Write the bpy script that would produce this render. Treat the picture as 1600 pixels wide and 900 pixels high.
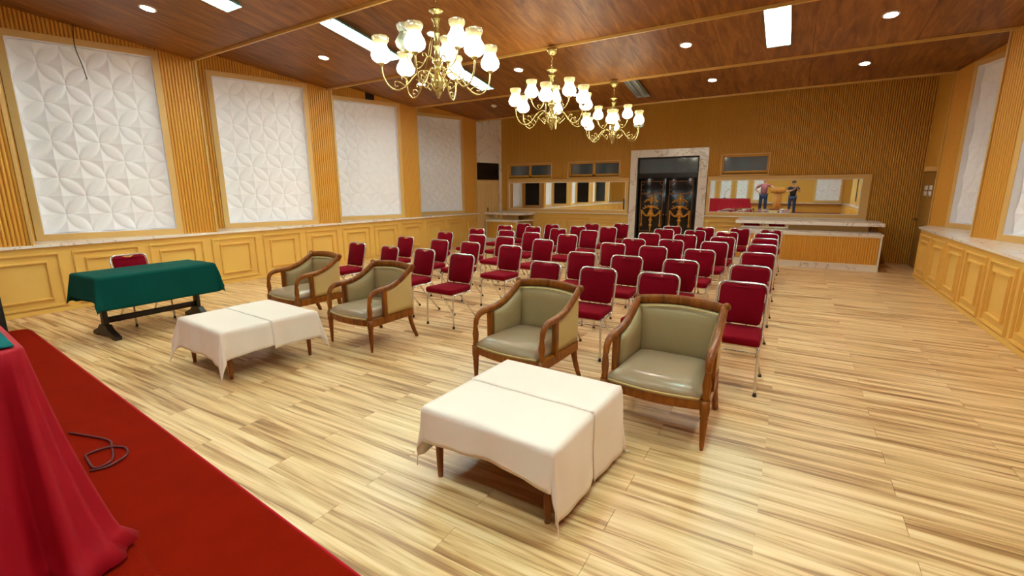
import bpy, bmesh, math, random
from mathutils import Vector, Matrix
random.seed(7)
PI = math.pi
scene = bpy.context.scene
for o in list(bpy.data.objects):
    bpy.data.objects.remove(o)
COL = scene.collection

# ------------------------------------------------------------------ camera
FPX, YAW, PITCH, ROLL, EYE = 726.7, .5392, .207, -.0034, 1.56
fw0 = Vector((-math.sin(YAW), math.cos(YAW), 0)); rt0 = Vector((math.cos(YAW), math.sin(YAW), 0)); up0 = Vector((0, 0, 1))
fwd = math.cos(PITCH) * fw0 - math.sin(PITCH) * up0
upv = math.cos(PITCH) * up0 + math.sin(PITCH) * fw0
rgt = math.cos(ROLL) * rt0 + math.sin(ROLL) * upv
upc = -math.sin(ROLL) * rt0 + math.cos(ROLL) * upv
cam_data = bpy.data.cameras.new('camera'); cam = bpy.data.objects.new('camera', cam_data); COL.objects.link(cam)
cam_data.sensor_fit = 'HORIZONTAL'; cam_data.sensor_width = 36.0; cam_data.lens = FPX / 1600 * 36.0
cam_data.clip_start = .02; cam_data.clip_end = 200
cam.matrix_world = Matrix(((rgt.x, upc.x, -fwd.x, 0), (rgt.y, upc.y, -fwd.y, 0), (rgt.z, upc.z, -fwd.z, EYE), (0, 0, 0, 1)))
scene.camera = cam

# ------------------------------------------------------------------ world and exposure
world = bpy.data.worlds.new('world'); scene.world = world; world.use_nodes = True
world.node_tree.nodes['Background'].inputs[0].default_value = (.9, .75, .55, 1)
world.node_tree.nodes['Background'].inputs[1].default_value = .05
vs = scene.view_settings
vs.view_transform = 'Standard'; vs.look = 'None'; vs.gamma = 1.0; vs.use_curve_mapping = False
vs.exposure = 1.5
L_SHADE, L_TUBE, L_SPOT = 4.5, 30.0, 28.0

# ------------------------------------------------------------------ materials
def lin(r, g, b):
    f = lambda c: (c / 255 / 12.92) if c / 255 <= .04045 else ((c / 255 + .055) / 1.055) ** 2.4
    return (f(r), f(g), f(b), 1)
MATS = {}
def pbr(name, rgb, rough=.5, metal=0., spec=.5, emis=0., emis_rgb=None, var=0., vscale=6., bump=0., bscale=60., coat=0., sheen=0., trans=0., alpha=1.):
    m = bpy.data.materials.new(name); m.use_nodes = True
    nt = m.node_tree; b = nt.nodes['Principled BSDF']
    c = lin(*rgb)
    b.inputs['Base Color'].default_value = c
    b.inputs['Roughness'].default_value = rough; b.inputs['Metallic'].default_value = metal
    b.inputs['Specular IOR Level'].default_value = spec
    b.inputs['Coat Weight'].default_value = coat; b.inputs['Sheen Weight'].default_value = sheen
    b.inputs['Transmission Weight'].default_value = trans; b.inputs['Alpha'].default_value = alpha
    if emis:
        b.inputs['Emission Color'].default_value = lin(*(emis_rgb or rgb)); b.inputs['Emission Strength'].default_value = emis
    if var or bump:
        tc = nt.nodes.new('ShaderNodeTexCoord')
    if var:
        n = nt.nodes.new('ShaderNodeTexNoise'); n.inputs['Scale'].default_value = vscale; n.inputs['Detail'].default_value = 4
        mx = nt.nodes.new('ShaderNodeMix'); mx.data_type = 'RGBA'
        mx.inputs[6].default_value = [x * (1 - var) for x in c[:3]] + [1]; mx.inputs[7].default_value = [min(1, x * (1 + var)) for x in c[:3]] + [1]
        nt.links.new(tc.outputs['Object'], n.inputs['Vector']); nt.links.new(n.outputs['Fac'], mx.inputs[0]); nt.links.new(mx.outputs[2], b.inputs['Base Color'])
    if bump:
        n2 = nt.nodes.new('ShaderNodeTexNoise'); n2.inputs['Scale'].default_value = bscale; n2.inputs['Detail'].default_value = 3
        bp = nt.nodes.new('ShaderNodeBump'); bp.inputs['Strength'].default_value = bump; bp.inputs['Distance'].default_value = .01
        nt.links.new(tc.outputs['Object'], n2.inputs['Vector']); nt.links.new(n2.outputs['Fac'], bp.inputs['Height']); nt.links.new(bp.outputs['Normal'], b.inputs['Normal'])
    MATS[name] = m
    return m

def nodes_of(name, rough):
    m = bpy.data.materials.new(name); m.use_nodes = True
    nt = m.node_tree; b = nt.nodes['Principled BSDF']; b.inputs['Roughness'].default_value = rough
    MATS[name] = m
    return nt, b
def N(nt, t, **kw):
    n = nt.nodes.new(t)
    for k, v in kw.items():
        if k.startswith('i_'): n.inputs[int(k[2:]) if k[2:].isdigit() else k[2:]].default_value = v
        else: setattr(n, k, v)
    return n
def math_n(nt, op, a, b=None):
    n = nt.nodes.new('ShaderNodeMath'); n.operation = op
    for i, v in enumerate((a, b)):
        if v is None: continue
        if isinstance(v, (int, float)): n.inputs[i].default_value = v
        else: nt.links.new(v, n.inputs[i])
    return n.outputs[0]
def ramp(nt, fac, stops):
    r = nt.nodes.new('ShaderNodeValToRGB'); e = r.color_ramp.elements
    while len(e) < len(stops): e.new(.5)
    for el, (p, c) in zip(e, stops): el.position = p; el.color = c
    nt.links.new(fac, r.inputs[0])
    return r.outputs[0]

PLANK_W, PLANK_L = .168, 1.22
def floor_mat():
    nt, b = nodes_of('laminate', .34)
    g = N(nt, 'ShaderNodeNewGeometry'); sp = N(nt, 'ShaderNodeSeparateXYZ'); nt.links.new(g.outputs['Position'], sp.inputs[0])
    row = math_n(nt, 'FLOOR', math_n(nt, 'DIVIDE', sp.outputs['Y'], PLANK_W))
    off = math_n(nt, 'MULTIPLY', math_n(nt, 'MODULO', math_n(nt, 'ADD', row, 1000), 2.0), .5)
    colm = math_n(nt, 'FLOOR', math_n(nt, 'ADD', math_n(nt, 'DIVIDE', sp.outputs['X'], PLANK_L), off))
    cv = N(nt, 'ShaderNodeCombineXYZ'); nt.links.new(row, cv.inputs[0]); nt.links.new(colm, cv.inputs[1])
    wn = N(nt, 'ShaderNodeTexWhiteNoise', noise_dimensions='2D'); nt.links.new(cv.outputs[0], wn.inputs['Vector'])
    # grain: long streaks along x, shifted for each plank
    gx = math_n(nt, 'ADD', math_n(nt, 'MULTIPLY', sp.outputs['X'], .9), math_n(nt, 'MULTIPLY', wn.outputs['Value'], 37.0))
    gy = math_n(nt, 'MULTIPLY', sp.outputs['Y'], 19.0)
    gv = N(nt, 'ShaderNodeCombineXYZ'); nt.links.new(gx, gv.inputs[0]); nt.links.new(gy, gv.inputs[1])
    n1 = N(nt, 'ShaderNodeTexNoise', i_Scale=1.0, i_Detail=5.0, i_Roughness=.55, i_Distortion=.6); nt.links.new(gv.outputs[0], n1.inputs['Vector'])
    gv2 = N(nt, 'ShaderNodeCombineXYZ'); nt.links.new(math_n(nt, 'MULTIPLY', gx, 2.2), gv2.inputs[0]); nt.links.new(math_n(nt, 'MULTIPLY', gy, 3.5), gv2.inputs[1])
    n2 = N(nt, 'ShaderNodeTexNoise', i_Scale=1.0, i_Detail=3.0); nt.links.new(gv2.outputs[0], n2.inputs['Vector'])
    f = math_n(nt, 'ADD', math_n(nt, 'MULTIPLY', n1.outputs['Fac'], .8), math_n(nt, 'MULTIPLY', n2.outputs['Fac'], .2))
    f = math_n(nt, 'ADD', f, math_n(nt, 'MULTIPLY', math_n(nt, 'SUBTRACT', wn.outputs['Value'], .5), .05))
    c = ramp(nt, f, [(.30, lin(120, 82, 42)), (.41, lin(172, 128, 78)), (.48, lin(208, 168, 114)), (.57, lin(230, 196, 144)), (.72, lin(243, 218, 174))])
    nt.links.new(c, b.inputs['Base Color'])
    bp = N(nt, 'ShaderNodeBump', i_Strength=.12, i_Distance=.003); nt.links.new(n2.outputs['Fac'], bp.inputs['Height']); nt.links.new(bp.outputs[0], b.inputs['Normal'])
floor_mat()

def wood_mat(name, stops, rough, axis, sc=(1, 1, 1), coat=0., world_pos=True, bump=.05):
    nt, b = nodes_of(name, rough); b.inputs['Coat Weight'].default_value = coat
    if world_pos:
        g = N(nt, 'ShaderNodeNewGeometry'); src = g.outputs['Position']
    else:
        g = N(nt, 'ShaderNodeTexCoord'); src = g.outputs['Object']
    mp = N(nt, 'ShaderNodeMapping'); nt.links.new(src, mp.inputs['Vector'])
    s = [14, 14, 14]; s[axis] = 1.1
    mp.inputs['Scale'].default_value = [a * q for a, q in zip(s, sc)]
    oi = N(nt, 'ShaderNodeObjectInfo'); ov = N(nt, 'ShaderNodeCombineXYZ')
    for i in range(3): nt.links.new(math_n(nt, 'MULTIPLY', oi.outputs['Random'], 53.0 + i), ov.inputs[i])
    nt.links.new(ov.outputs[0], mp.inputs['Location'])
    n1 = N(nt, 'ShaderNodeTexNoise', i_Scale=1.0, i_Detail=6.0, i_Roughness=.6, i_Distortion=.8); nt.links.new(mp.outputs[0], n1.inputs['Vector'])
    f = math_n(nt, 'ADD', n1.outputs['Fac'], math_n(nt, 'MULTIPLY', math_n(nt, 'SUBTRACT', oi.outputs['Random'], .5), .12))
    nt.links.new(ramp(nt, f, stops), b.inputs['Base Color'])
    bp = N(nt, 'ShaderNodeBump', i_Strength=bump, i_Distance=.004); nt.links.new(n1.outputs['Fac'], bp.inputs['Height']); nt.links.new(bp.outputs[0], b.inputs['Normal'])
wood_mat('ceiling_wood', [(.25, lin(96, 54, 12)), (.5, lin(136, 82, 24)), (.75, lin(170, 110, 44))], .5, 1, (.8, .5, .8), .0)
wood_mat('arm_wood', [(.25, lin(88, 42, 2)), (.5, lin(132, 70, 6)), (.8, lin(168, 98, 16))], .34, 2, (1.5, 1.5, 3), .08, False)
MATS['arm_wood'].node_tree.nodes['Principled BSDF'].inputs['Specular IOR Level'].default_value = .3
wood_mat('lectern_wood', [(.25, lin(150, 88, 26)), (.5, lin(186, 118, 40)), (.8, lin(206, 140, 60))], .4, 2, (1, 1, 1), 0, False)
wood_mat('dark_wood', [(.25, lin(22, 16, 10)), (.5, lin(36, 26, 16)), (.8, lin(50, 36, 24))], .45, 2, (1, 1, 1), 0, False)

def marble_mat():
    nt, b = nodes_of('marble', .18)
    g = N(nt, 'ShaderNodeNewGeometry')
    n0 = N(nt, 'ShaderNodeTexNoise', i_Scale=.9, i_Detail=6.0, i_Roughness=.6, i_Distortion=1.6); nt.links.new(g.outputs['Position'], n0.inputs['Vector'])
    v = math_n(nt, 'ABSOLUTE', math_n(nt, 'SUBTRACT', n0.outputs['Fac'], .5))
    nt.links.new(ramp(nt, v, [(0, lin(182, 166, 148)), (.005, lin(220, 208, 194)), (.016, lin(240, 231, 218)), (1, lin(243, 235, 224))]), b.inputs['Base Color'])
marble_mat()

pbr('mustard', (229, 181, 88), .55, var=.03, vscale=3)
pbr('frame_tan', (222, 178, 104), .5, var=.03, vscale=3)
pbr('rib_ochre', (222, 160, 58), .5)
pbr('rib_dark', (214, 156, 52), .5)
pbr('hole_shade', (28, 16, 8), .8)
pbr('olive_board', (172, 128, 52), .5, var=.04)
pbr('tile_white', (249, 247, 248), .42)
pbr('trim_gold', (216, 172, 92), .4)
pbr('riser_dark', (70, 36, 16), .6)
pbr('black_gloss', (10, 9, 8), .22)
pbr('black_matte', (16, 15, 14), .6)
pbr('mirror', (235, 238, 235), .015, metal=1.)
pbr('glass_reflect_tint', (74, 92, 104), .08, spec=.9, coat=.6)  # blue-grey base colour imitates bright reflections on the panes
pbr('screen_dark', (20, 24, 28), .1)
pbr('white_trim', (236, 226, 206), .4)
pbr('cream', (222, 184, 118), .5)
pbr('chrome', (226, 224, 220), .2, metal=.8)
pbr('red_fabric', (122, 0, 22), .9, spec=.12, bump=.15, bscale=260, var=.12, vscale=14)
pbr('rubber', (30, 28, 26), .7)
pbr('leather_seat', (160, 138, 108), .28, var=.10, vscale=5, bump=.06, bscale=90)
pbr('leather_back', (168, 148, 104), .42, var=.07, vscale=4, bump=.05, bscale=120)
pbr('leather_side', (204, 176, 112), .55, var=.06, vscale=4)
pbr('cloth_white', (240, 226, 212), .85, var=.02, bump=.12, bscale=420)
pbr('cloth_green', (0, 72, 62), .9, spec=.15, bump=.1, bscale=420)
pbr('cloth_teal', (0, 88, 86), .85, spec=.15, bump=.1, bscale=420)
pbr('cloth_red', (160, 0, 24), .6, spec=.25, bump=.05, bscale=300)
pbr('carpet_red', (132, 20, 0), .95, spec=.05, var=.16, vscale=5, bump=.6, bscale=420)
pbr('cable_red', (84, 8, 6), .6)
pbr('binding_red', (168, 4, 24), .8, spec=.2)
pbr('brass', (206, 190, 122), .26, metal=.85)
pbr('gold_leaf', (196, 136, 48), .4, metal=.5)
pbr('gold_line', (140, 92, 40), .5, metal=.2)
pbr('fixture', (205, 225, 220), .35)
pbr('reflector', (170, 232, 224), .3, metal=.2)
pbr('tube_lit', (255, 255, 255), .3, emis=L_TUBE, emis_rgb=(236, 250, 248))
pbr('tube_off', (176, 184, 182), .3)
pbr('fixture_off', (150, 160, 158), .35)
pbr('shade_lit', (250, 248, 235), .3, emis=L_SHADE, emis_rgb=(250, 250, 236))
pbr('shade_rim', (206, 192, 138), .2, emis=L_SHADE * .02, emis_rgb=(250, 236, 180), trans=.25)
pbr('shade_off', (206, 218, 196), .2, trans=.35)
pbr('downlight_lens', (255, 250, 240), .3, emis=60., emis_rgb=(255, 240, 228))
pbr('white_plastic', (232, 228, 216), .4)
pbr('skin', (196, 142, 110), .55)
pbr('hair', (22, 16, 13), .6)
pbr('shirt_black', (22, 22, 26), .85)
pbr('denim', (38, 52, 84), .85, var=.1, vscale=9)
pbr('shoe', (26, 22, 20), .5)
def plaid():
    nt, b = nodes_of('plaid', .85)
    g = N(nt, 'ShaderNodeTexCoord'); sp = N(nt, 'ShaderNodeSeparateXYZ'); nt.links.new(g.outputs['Object'], sp.inputs[0])
    a = math_n(nt, 'GREATER_THAN', math_n(nt, 'SINE', math_n(nt, 'MULTIPLY', sp.outputs['X'], 110)), .2)
    c = math_n(nt, 'GREATER_THAN', math_n(nt, 'SINE', math_n(nt, 'MULTIPLY', sp.outputs['Z'], 110)), .2)
    nt.links.new(ramp(nt, math_n(nt, 'MULTIPLY', math_n(nt, 'ADD', a, c), .5), [(0, lin(176, 112, 112)), (.5, lin(138, 66, 76)), (1, lin(96, 40, 56))]), b.inputs['Base Color'])
plaid()

# ------------------------------------------------------------------ mesh helpers
class MB:
    def __init__(s): s.v = []; s.f = []; s.sm = []
    def add(s, vs, fs, smooth=False, M=None):
        o = len(s.v)
        s.v += [tuple(M @ Vector(p)) if M is not None else tuple(p) for p in vs]
        s.f += [tuple(i + o for i in f) for f in fs]; s.sm += [smooth] * len(fs)
        return s
    def box(s, x0, x1, y0, y1, z0, z1, M=None):
        vs = [(x, y, z) for z in (z0, z1) for y in (y0, y1) for x in (x0, x1)]
        return s.add(vs, [(0, 2, 3, 1), (4, 5, 7, 6), (0, 1, 5, 4), (1, 3, 7, 5), (3, 2, 6, 7), (2, 0, 4, 6)], False, M)
    def rbox(s, x0, x1, y0, y1, z0, z1, r=.01, seg=2, M=None, fn=None):
        key = (round(x1 - x0, 4), round(y1 - y0, 4), round(z1 - z0, 4), r, seg)
        if key not in RB:
            bm = bmesh.new(); bmesh.ops.create_cube(bm, size=1.0)
            for v in bm.verts: v.co = Vector((v.co.x * key[0], v.co.y * key[1], v.co.z * key[2]))
            bmesh.ops.bevel(bm, geom=list(bm.edges), offset=r, segments=seg, profile=.5, affect='EDGES')
            bm.verts.ensure_lookup_table()
            RB[key] = ([tuple(v.co) for v in bm.verts], [tuple(v.index for v in f.verts) for f in bm.faces]); bm.free()
        vs, fs = RB[key]; c = ((x0 + x1) / 2, (y0 + y1) / 2, (z0 + z1) / 2)
        vs = [(p[0] + c[0], p[1] + c[1], p[2] + c[2]) for p in vs]
        if fn: vs = [fn(*p) for p in vs]
        return s.add(vs, fs, True, M)
    def prism(s, pts, z0, z1, M=None, smooth=False):
        n = len(pts)
        vs = [(p[0], p[1], z0) for p in pts] + [(p[0], p[1], z1) for p in pts]
        fs = [tuple(range(n - 1, -1, -1)), tuple(range(n, 2 * n))] + [(i, (i + 1) % n, (i + 1) % n + n, i + n) for i in range(n)]
        return s.add(vs, fs, smooth, M)
    def tube(s, path, r, n=8, closed=False, M=None, flat=None):
        P = [Vector(p) for p in path]; k = len(P); vs = []; fs = []
        rs = r if isinstance(r, (list, tuple)) else [r] * k
        ref = None
        for i in range(k):
            a = P[i - 1] if (i > 0 or closed) else P[i]; b = P[(i + 1) % k] if (i < k - 1 or closed) else P[i]
            t = (b - a).normalized()
            if ref is None:
                ref = Vector((0, 0, 1)) if abs(t.z) < .9 else Vector((1, 0, 0))
            u = t.cross(ref)
            if u.length < 1e-6: u = t.cross(Vector((0, 1, 0)))
            u.normalize(); w = u.cross(t).normalized(); ref = w
            fx, fy = (1, 1) if flat is None else flat
            for j in range(n):
                a_ = 2 * PI * j / n
                vs.append(tuple(P[i] + u * (math.cos(a_) * rs[i] * fx) + w * (math.sin(a_) * rs[i] * fy)))
        m = k if closed else k - 1
        for i in range(m):
            for j in range(n):
                i2 = (i + 1) % k
                fs.append((i * n + j, i * n + (j + 1) % n, i2 * n + (j + 1) % n, i2 * n + j))
        if not closed:
            fs.append(tuple(range(n - 1, -1, -1))); fs.append(tuple((k - 1) * n + j for j in range(n)))
        return s.add(vs, fs, True, M)
    def lathe(s, prof, n=16, c=(0, 0, 0), M=None, scallop=None):
        vs = []; fs = []; k = len(prof)
        for i, (r, z) in enumerate(prof):
            for j in range(n):
                a = 2 * PI * j / n; rr = r * (1 + (scallop[i] * math.cos(8 * a) if scallop else 0))
                vs.append((c[0] + rr * math.cos(a), c[1] + rr * math.sin(a), c[2] + z))
        for i in range(k - 1):
            for j in range(n):
                fs.append((i * n + j, i * n + (j + 1) % n, (i + 1) * n + (j + 1) % n, (i + 1) * n + j))
        if prof[0][0] > 1e-5: fs.append(tuple(range(n - 1, -1, -1)))
        if prof[-1][0] > 1e-5 and not scallop: fs.append(tuple((k - 1) * n + j for j in range(n)))
        return s.add(vs, fs, True, M)
    def blob(s, c, r, n=8, m=5, M=None):
        prof = [(math.sin(PI * i / m), -math.cos(PI * i / m)) for i in range(m + 1)]
        vs = []; fs = []
        for (q, z) in prof:
            for j in range(n):
                a = 2 * PI * j / n; vs.append((c[0] + r[0] * q * math.cos(a), c[1] + r[1] * q * math.sin(a), c[2] + r[2] * z))
        for i in range(m):
            for j in range(n): fs.append((i * n + j, i * n + (j + 1) % n, (i + 1) * n + (j + 1) % n, (i + 1) * n + j))
        return s.add(vs, fs, True, M)
    def frame(s, x0, x1, z0, z1, w, y0, y1, M=None):
        s.box(x0, x1, y0, y1, z1 - w, z1, M); s.box(x0, x1, y0, y1, z0, z0 + w, M)
        s.box(x0, x0 + w, y0, y1, z0 + w, z1 - w, M); s.box(x1 - w, x1, y0, y1, z0 + w, z1 - w, M)
        return s
    def mesh(s, name):
        me = bpy.data.meshes.new(name); me.from_pydata(s.v, [], s.f)
        me.polygons.foreach_set('use_smooth', s.sm); me.update()
        return me
    def build(s, name, mat, parent=None, **kw):
        return obj(name, s.mesh(name), mat, parent, **kw)
RB = {}
def obj(name, me, mat, parent=None, loc=None, rz=None, kind=None):
    if mat is not None and not me.materials: me.materials.append(MATS[mat])
    o = bpy.data.objects.new(name, me); COL.objects.link(o)
    if parent is not None: o.parent = parent
    if loc is not None: o.location = loc
    if rz is not None: o.rotation_euler = (0, 0, rz)
    if kind: o['kind'] = kind
    return o
def tag(o, label, cat, group=None):
    o['label'] = label; o['category'] = cat
    if group: o['group'] = group
    return o
def thing(name, label, cat, loc=(0, 0, 0), rz=0., group=None):
    o = bpy.data.objects.new(name, None); COL.objects.link(o); o.empty_display_size = .1
    o.location = loc; o.rotation_euler = (0, 0, rz)
    return tag(o, label, cat, group)
def copy_tree(o, parent=None):
    c = o.copy(); COL.objects.link(c)
    if parent is not None: c.parent = parent
    for ch in list(o.children): copy_tree(ch, c)
    return c
def smooth_path(pts, sub=5):
    P = [Vector(p) for p in pts]; out = []
    for i in range(len(P) - 1):
        p0 = P[max(i - 1, 0)]; p1 = P[i]; p2 = P[i + 1]; p3 = P[min(i + 2, len(P) - 1)]
        for k in range(sub):
            t = k / sub
            out.append(.5 * ((2 * p1) + (p2 - p0) * t + (2 * p0 - 5 * p1 + 4 * p2 - p3) * t * t + (3 * p1 - p0 - 3 * p2 + p3) * t ** 3))
    out.append(P[-1])
    return [tuple(p) for p in out]
def struct(o): o['kind'] = 'structure'; return o
def plane_matrix(a, b):
    """local x runs from plan point a to plan point b, local y points to the left of it, z up"""
    d = (Vector(b) - Vector(a)).normalized()
    return Matrix(((d.x, -d.y, 0, a[0]), (d.y, d.x, 0, a[1]), (0, 0, 1, 0), (0, 0, 0, 1)))

# ------------------------------------------------------------------ setting: floor
XL, XR, YB, YS = -8.25, 1.99, 12.68, -2.6
floor = struct(MB().box(-9.6, 3.3, YS - .2, YB + .3, -.12, -.009).build('floor', 'laminate'))
def proj_px(p):
    d = Vector(p) - Vector((0, 0, EYE)); z = d.dot(fwd)
    if z < .05: return None
    return 800 + FPX * d.dot(rgt) / z, 450 - FPX * d.dot(upc) / z, z
plank_me = MB().box(.001, PLANK_L - .001, .0008, PLANK_W - .0008, -.009, 0).mesh('plank')
cand = []
fx0, fx1, fy0, fy1 = XL + .005, 2.18, -.4, YB - .01
for r in range(int(math.floor(fy0 / PLANK_W)), int(math.ceil(fy1 / PLANK_W))):
    off = ((r + 1000) % 2) * .5
    for c in range(-8, 4):
        x0, x1 = (c - off) * PLANK_L, (c + 1 - off) * PLANK_L
        a0, a1 = max(x0, fx0), min(x1, fx1)
        if a1 - a0 < .03: continue
        y0, y1 = max(r * PLANK_W, fy0), min((r + 1) * PLANK_W, fy1)
        if y1 - y0 < .02: continue
        lim = 1.98 if (y0 < 10.9) else 2.18
        a1 = min(a1, lim)
        if a1 - a0 < .03: continue
        ym = (y0 + y1) / 2; q = None
        if ym > 1.45 - .08 * (a0 + 8):
            for xx in (a0, (a0 + a1) / 2, a1):
                pq = proj_px((xx, ym, 0))
                if pq and -20 < pq[0] < 1620 and 300 < pq[1] < 915: q = max(q or 0, 1 / pq[2])
        cand.append((q or 0, a0, a1, y0, y1, abs(a1 - a0 - PLANK_L) < 1e-6 and abs(y1 - y0 - PLANK_W) < 1e-6))
cand.sort(key=lambda t: -t[0])
rest = MB()
for i, (q, a0, a1, y0, y1, full) in enumerate(cand):
    if i < 296 and q > 0:
        if full: obj('plank', plank_me, 'laminate', floor, (a0, y0, 0))
        else: MB().box(.001, a1 - a0 - .001, .0008, y1 - y0 - .0008, -.009, 0).build('plank', 'laminate', floor, loc=(a0, y0, 0))
    else: rest.box(a0 + .001, a1 - .001, y0 + .0008, y1 - .0008, -.009, 0)
rest.build('far_planks', 'laminate', floor, kind='stuff')

# ------------------------------------------------------------------ ceiling: sawtooth bays of plywood sheets
EDGE = [-3.35, -.83, 1.65, 4.13, 6.61, 9.13, 11.75, 14.25]
ZH, ZL = 3.96, 3.56
def edge_y(j, x): return EDGE[j] - .32 * (x + 8.2) / 10.4
def ceil_z(x, y):
    for j in range(len(EDGE) - 1):
        a, b = edge_y(j, x), edge_y(j + 1, x)
        if a <= y <= b: return ZH + (ZL - ZH) * (y - a) / (b - a)
ceiling = struct(MB().box(-9.7, 3.4, YS - .2, YB + .3, 4.06, 4.12).build('ceiling', 'riser_dark'))
for j in range(len(EDGE) - 1):
    for k in range(-8, 3):
        x0, x1 = max(1.22 * k + .002, -9.5), min(1.22 * (k + 1) - .002, 3.2)
        vs = []
        for th in (0, .014):
            for x in (x0, x1):
                for e in (0, 1):
                    y = edge_y(j + e, x) + (.004 if not e else -.004); z = (ZH, ZL)[e]
                    if j == len(EDGE) - 2 and e == 1: t = (12.95 - edge_y(j, x)) / (edge_y(j + 1, x) - edge_y(j, x)); y = 12.95; z = ZH + (ZL - ZH) * t
                    if j == 0 and e == 0: t = (YS - .1 - edge_y(0, x)) / (edge_y(1, x) - edge_y(0, x)); y = YS - .1; z = ZH + (ZL - ZH) * t
                    vs.append((x, y, z + th))
        MB().add(vs, [(0, 1, 3, 2), (4, 6, 7, 5), (0, 4, 5, 1), (2, 3, 7, 6), (1, 5, 7, 3), (0, 2, 6, 4)]).build('ceiling_sheet', 'ceiling_wood', ceiling)
    if 0 < j:
        M = plane_matrix((-9.5, edge_y(j, -9.5)), (3.2, edge_y(j, 3.2)))
        MB().box(0, 12.7, -.012, .016, ZL - .034, ZL + .006, M).build('edge_trim', 'trim_gold', ceiling)
        MB().box(0, 12.7, -.004, .012, ZL + .006, 4.06, M).build('riser_board', 'riser_dark', ceiling)

# ------------------------------------------------------------------ relief tile, half a metre square, four leaves meeting in its middle
def tile_mesh(n=20):
    c = .25; m = 2 * n; vs = []; fs = []
    def h(u, v):
        d1 = math.hypot(u - 1, v); d2 = math.hypot(u, v - 1); dm = max(d1, d2)
        if dm <= 1: return .55 * math.sqrt(max(0, 1 - ((dm - .7071) / .2929) ** 2)) if dm > .7071 else .55
        return (dm - 1) / .4142
    for ci in range(2):
        for cj in range(2):
            o = len(vs)
            for i in range(n + 1):
                for j in range(n + 1):
                    x, z = ci * c + i * c / n, cj * c + j * c / n
                    u, v = abs(x - .25) / c, abs(z - .25) / c
                    vs.append((min(max(x, .0008), .4992), -.027 * h(u, v), min(max(z, .0008), .4992)))
            for i in range(n):
                for j in range(n):
                    a = o + i * (n + 1) + j; fs.append((a, a + n + 1, a + n + 2, a + 1))
    me = MB().add(vs, fs, True).mesh('relief_tile'); me.materials.append(MATS['tile_white'])
    return me
TILE = tile_mesh()

def ribs(mb, x0, x1, z0, z1, pitch=.042, d=.017, M=None, y=0., back=0.):
    n = max(1, round((x1 - x0) / pitch)); p = (x1 - x0) / n; vs = []; fs = []
    for i in range(n):
        for t, q in ((.06, 0), (.2, .75), (.5, 1), (.8, .75), (.94, 0)):
            x = x0 + (i + t) * p
            vs += [(x, y - d * q, z0), (x, y - d * q, z1)]
    for i in range(len(vs) // 2 - 1): fs.append((2 * i, 2 * i + 2, 2 * i + 3, 2 * i + 1))
    mb.add(vs, fs, False, M)
    if back: mb.box(x0, x1, y, y + back, z0, z1, M)
    return mb

BS = 2.05     # length of one slanted bay face
def bay(wall, M, flip, cols=3, panel=True, rib_from=-.27):
    """one slanted bay; local x runs from the recessed end (0) to the fin tip (BS), or reversed when flip"""
    X = (lambda s: BS - s) if flip else (lambda s: s)
    def span(a, b): return (X(b), X(a)) if flip else (X(a), X(b))
    a, b = span(rib_from, BS - .012)
    cl = MB()
    if panel:
        for q0, q1, z0 in ((rib_from, -.09, .89), (1.59, BS - .012, .89), (-.09, 1.59, 3.6)):
            p0, p1 = span(q0, q1); ribs(cl, p0, p1, z0, 4.02, M=M, y=-.03, back=.05)
    else: ribs(cl, a, b, .89, 4.02, M=M, y=-.03, back=.05)
    cl.build('ribbed_cladding', 'rib_ochre', wall, kind='stuff')
    if panel:
        a, b = span(-.09, 1.59)
        fr = MB().frame(a, b, .897, 3.6, .085, -.056, .06, M).build('panel_frame', 'frame_tan', wall)
        a, b = span(0, 1.5)
        MB().box(a - .004, b + .004, .048, .056, .982, 3.514, M).build('panel_backing', 'tile_white', fr)
        MB().frame(a - .0045, b + .0045, .9825, 3.5145, .003, -.05, .047, M).build('reveal', 'tile_white', fr)
        for i in range(3):
            for j in range(5):
                t = obj('relief_tile', TILE, None, fr)
                t.matrix_basis = M @ Matrix.Translation((a + .5 * i, .046, 1.0 + .5 * j))
    a, b = span(BS - .012, BS + .012)
    MB().box(a, b, -.062, .012, .89, 4.02, M).build('fin_edge', 'trim_gold', wall)

def wainscot_panel_mesh(w, z0=.075, z1=.785):
    mb = MB()
    mb.frame(0, w, z0, z1, .03, -.016, .004); mb.frame(.008, w - .008, z0 + .008, z1 - .008, .014, -.024, -.012)
    mb.frame(.125, w - .125, z0 + .1, z1 - .1, .028, -.02, .004); mb.frame(.133, w - .133, z0 + .108, z1 - .108, .013, -.028, -.014)
    return mb.mesh('wainscot_panel')
WP = wainscot_panel_mesh(.76)

# ------------------------------------------------------------------ left wall
dL = Vector((.309, .951)).normalized()
wl = MB().box(-9.55, XL, YS, 11.76, 0, .86)
wl.box(-9.75, -9.62, YS - .1, 12.9, 0, 4.06)
wall_left = struct(wl.build('wall_left', 'mustard'))
MB().box(-9.55, XL + .035, YS, 11.80, .862, .896).build('sill', 'marble', wall_left)
MB().box(XL, XL + .012, YS, 11.76, .002, .06).build('skirting', 'mustard', wall_left)
yy = 4.062 - .885 * 6
while yy < 11.7:
    w = min(.76, 11.7 - yy)
    if w > .3:
        o = obj('wainscot_panel', WP if w > .75 else wainscot_panel_mesh(w), 'mustard', wall_left)
        o.matrix_basis = plane_matrix((XL, yy), (XL, yy + 1))
    yy += .885
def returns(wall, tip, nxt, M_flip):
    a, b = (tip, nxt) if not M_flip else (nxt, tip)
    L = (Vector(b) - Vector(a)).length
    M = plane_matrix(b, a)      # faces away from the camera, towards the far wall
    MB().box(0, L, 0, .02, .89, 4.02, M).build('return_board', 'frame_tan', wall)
    MB().box(.14, L - .12, .021, .032, 1.0, 3.42, M).build('return_panel', 'black_gloss', wall)
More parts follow.
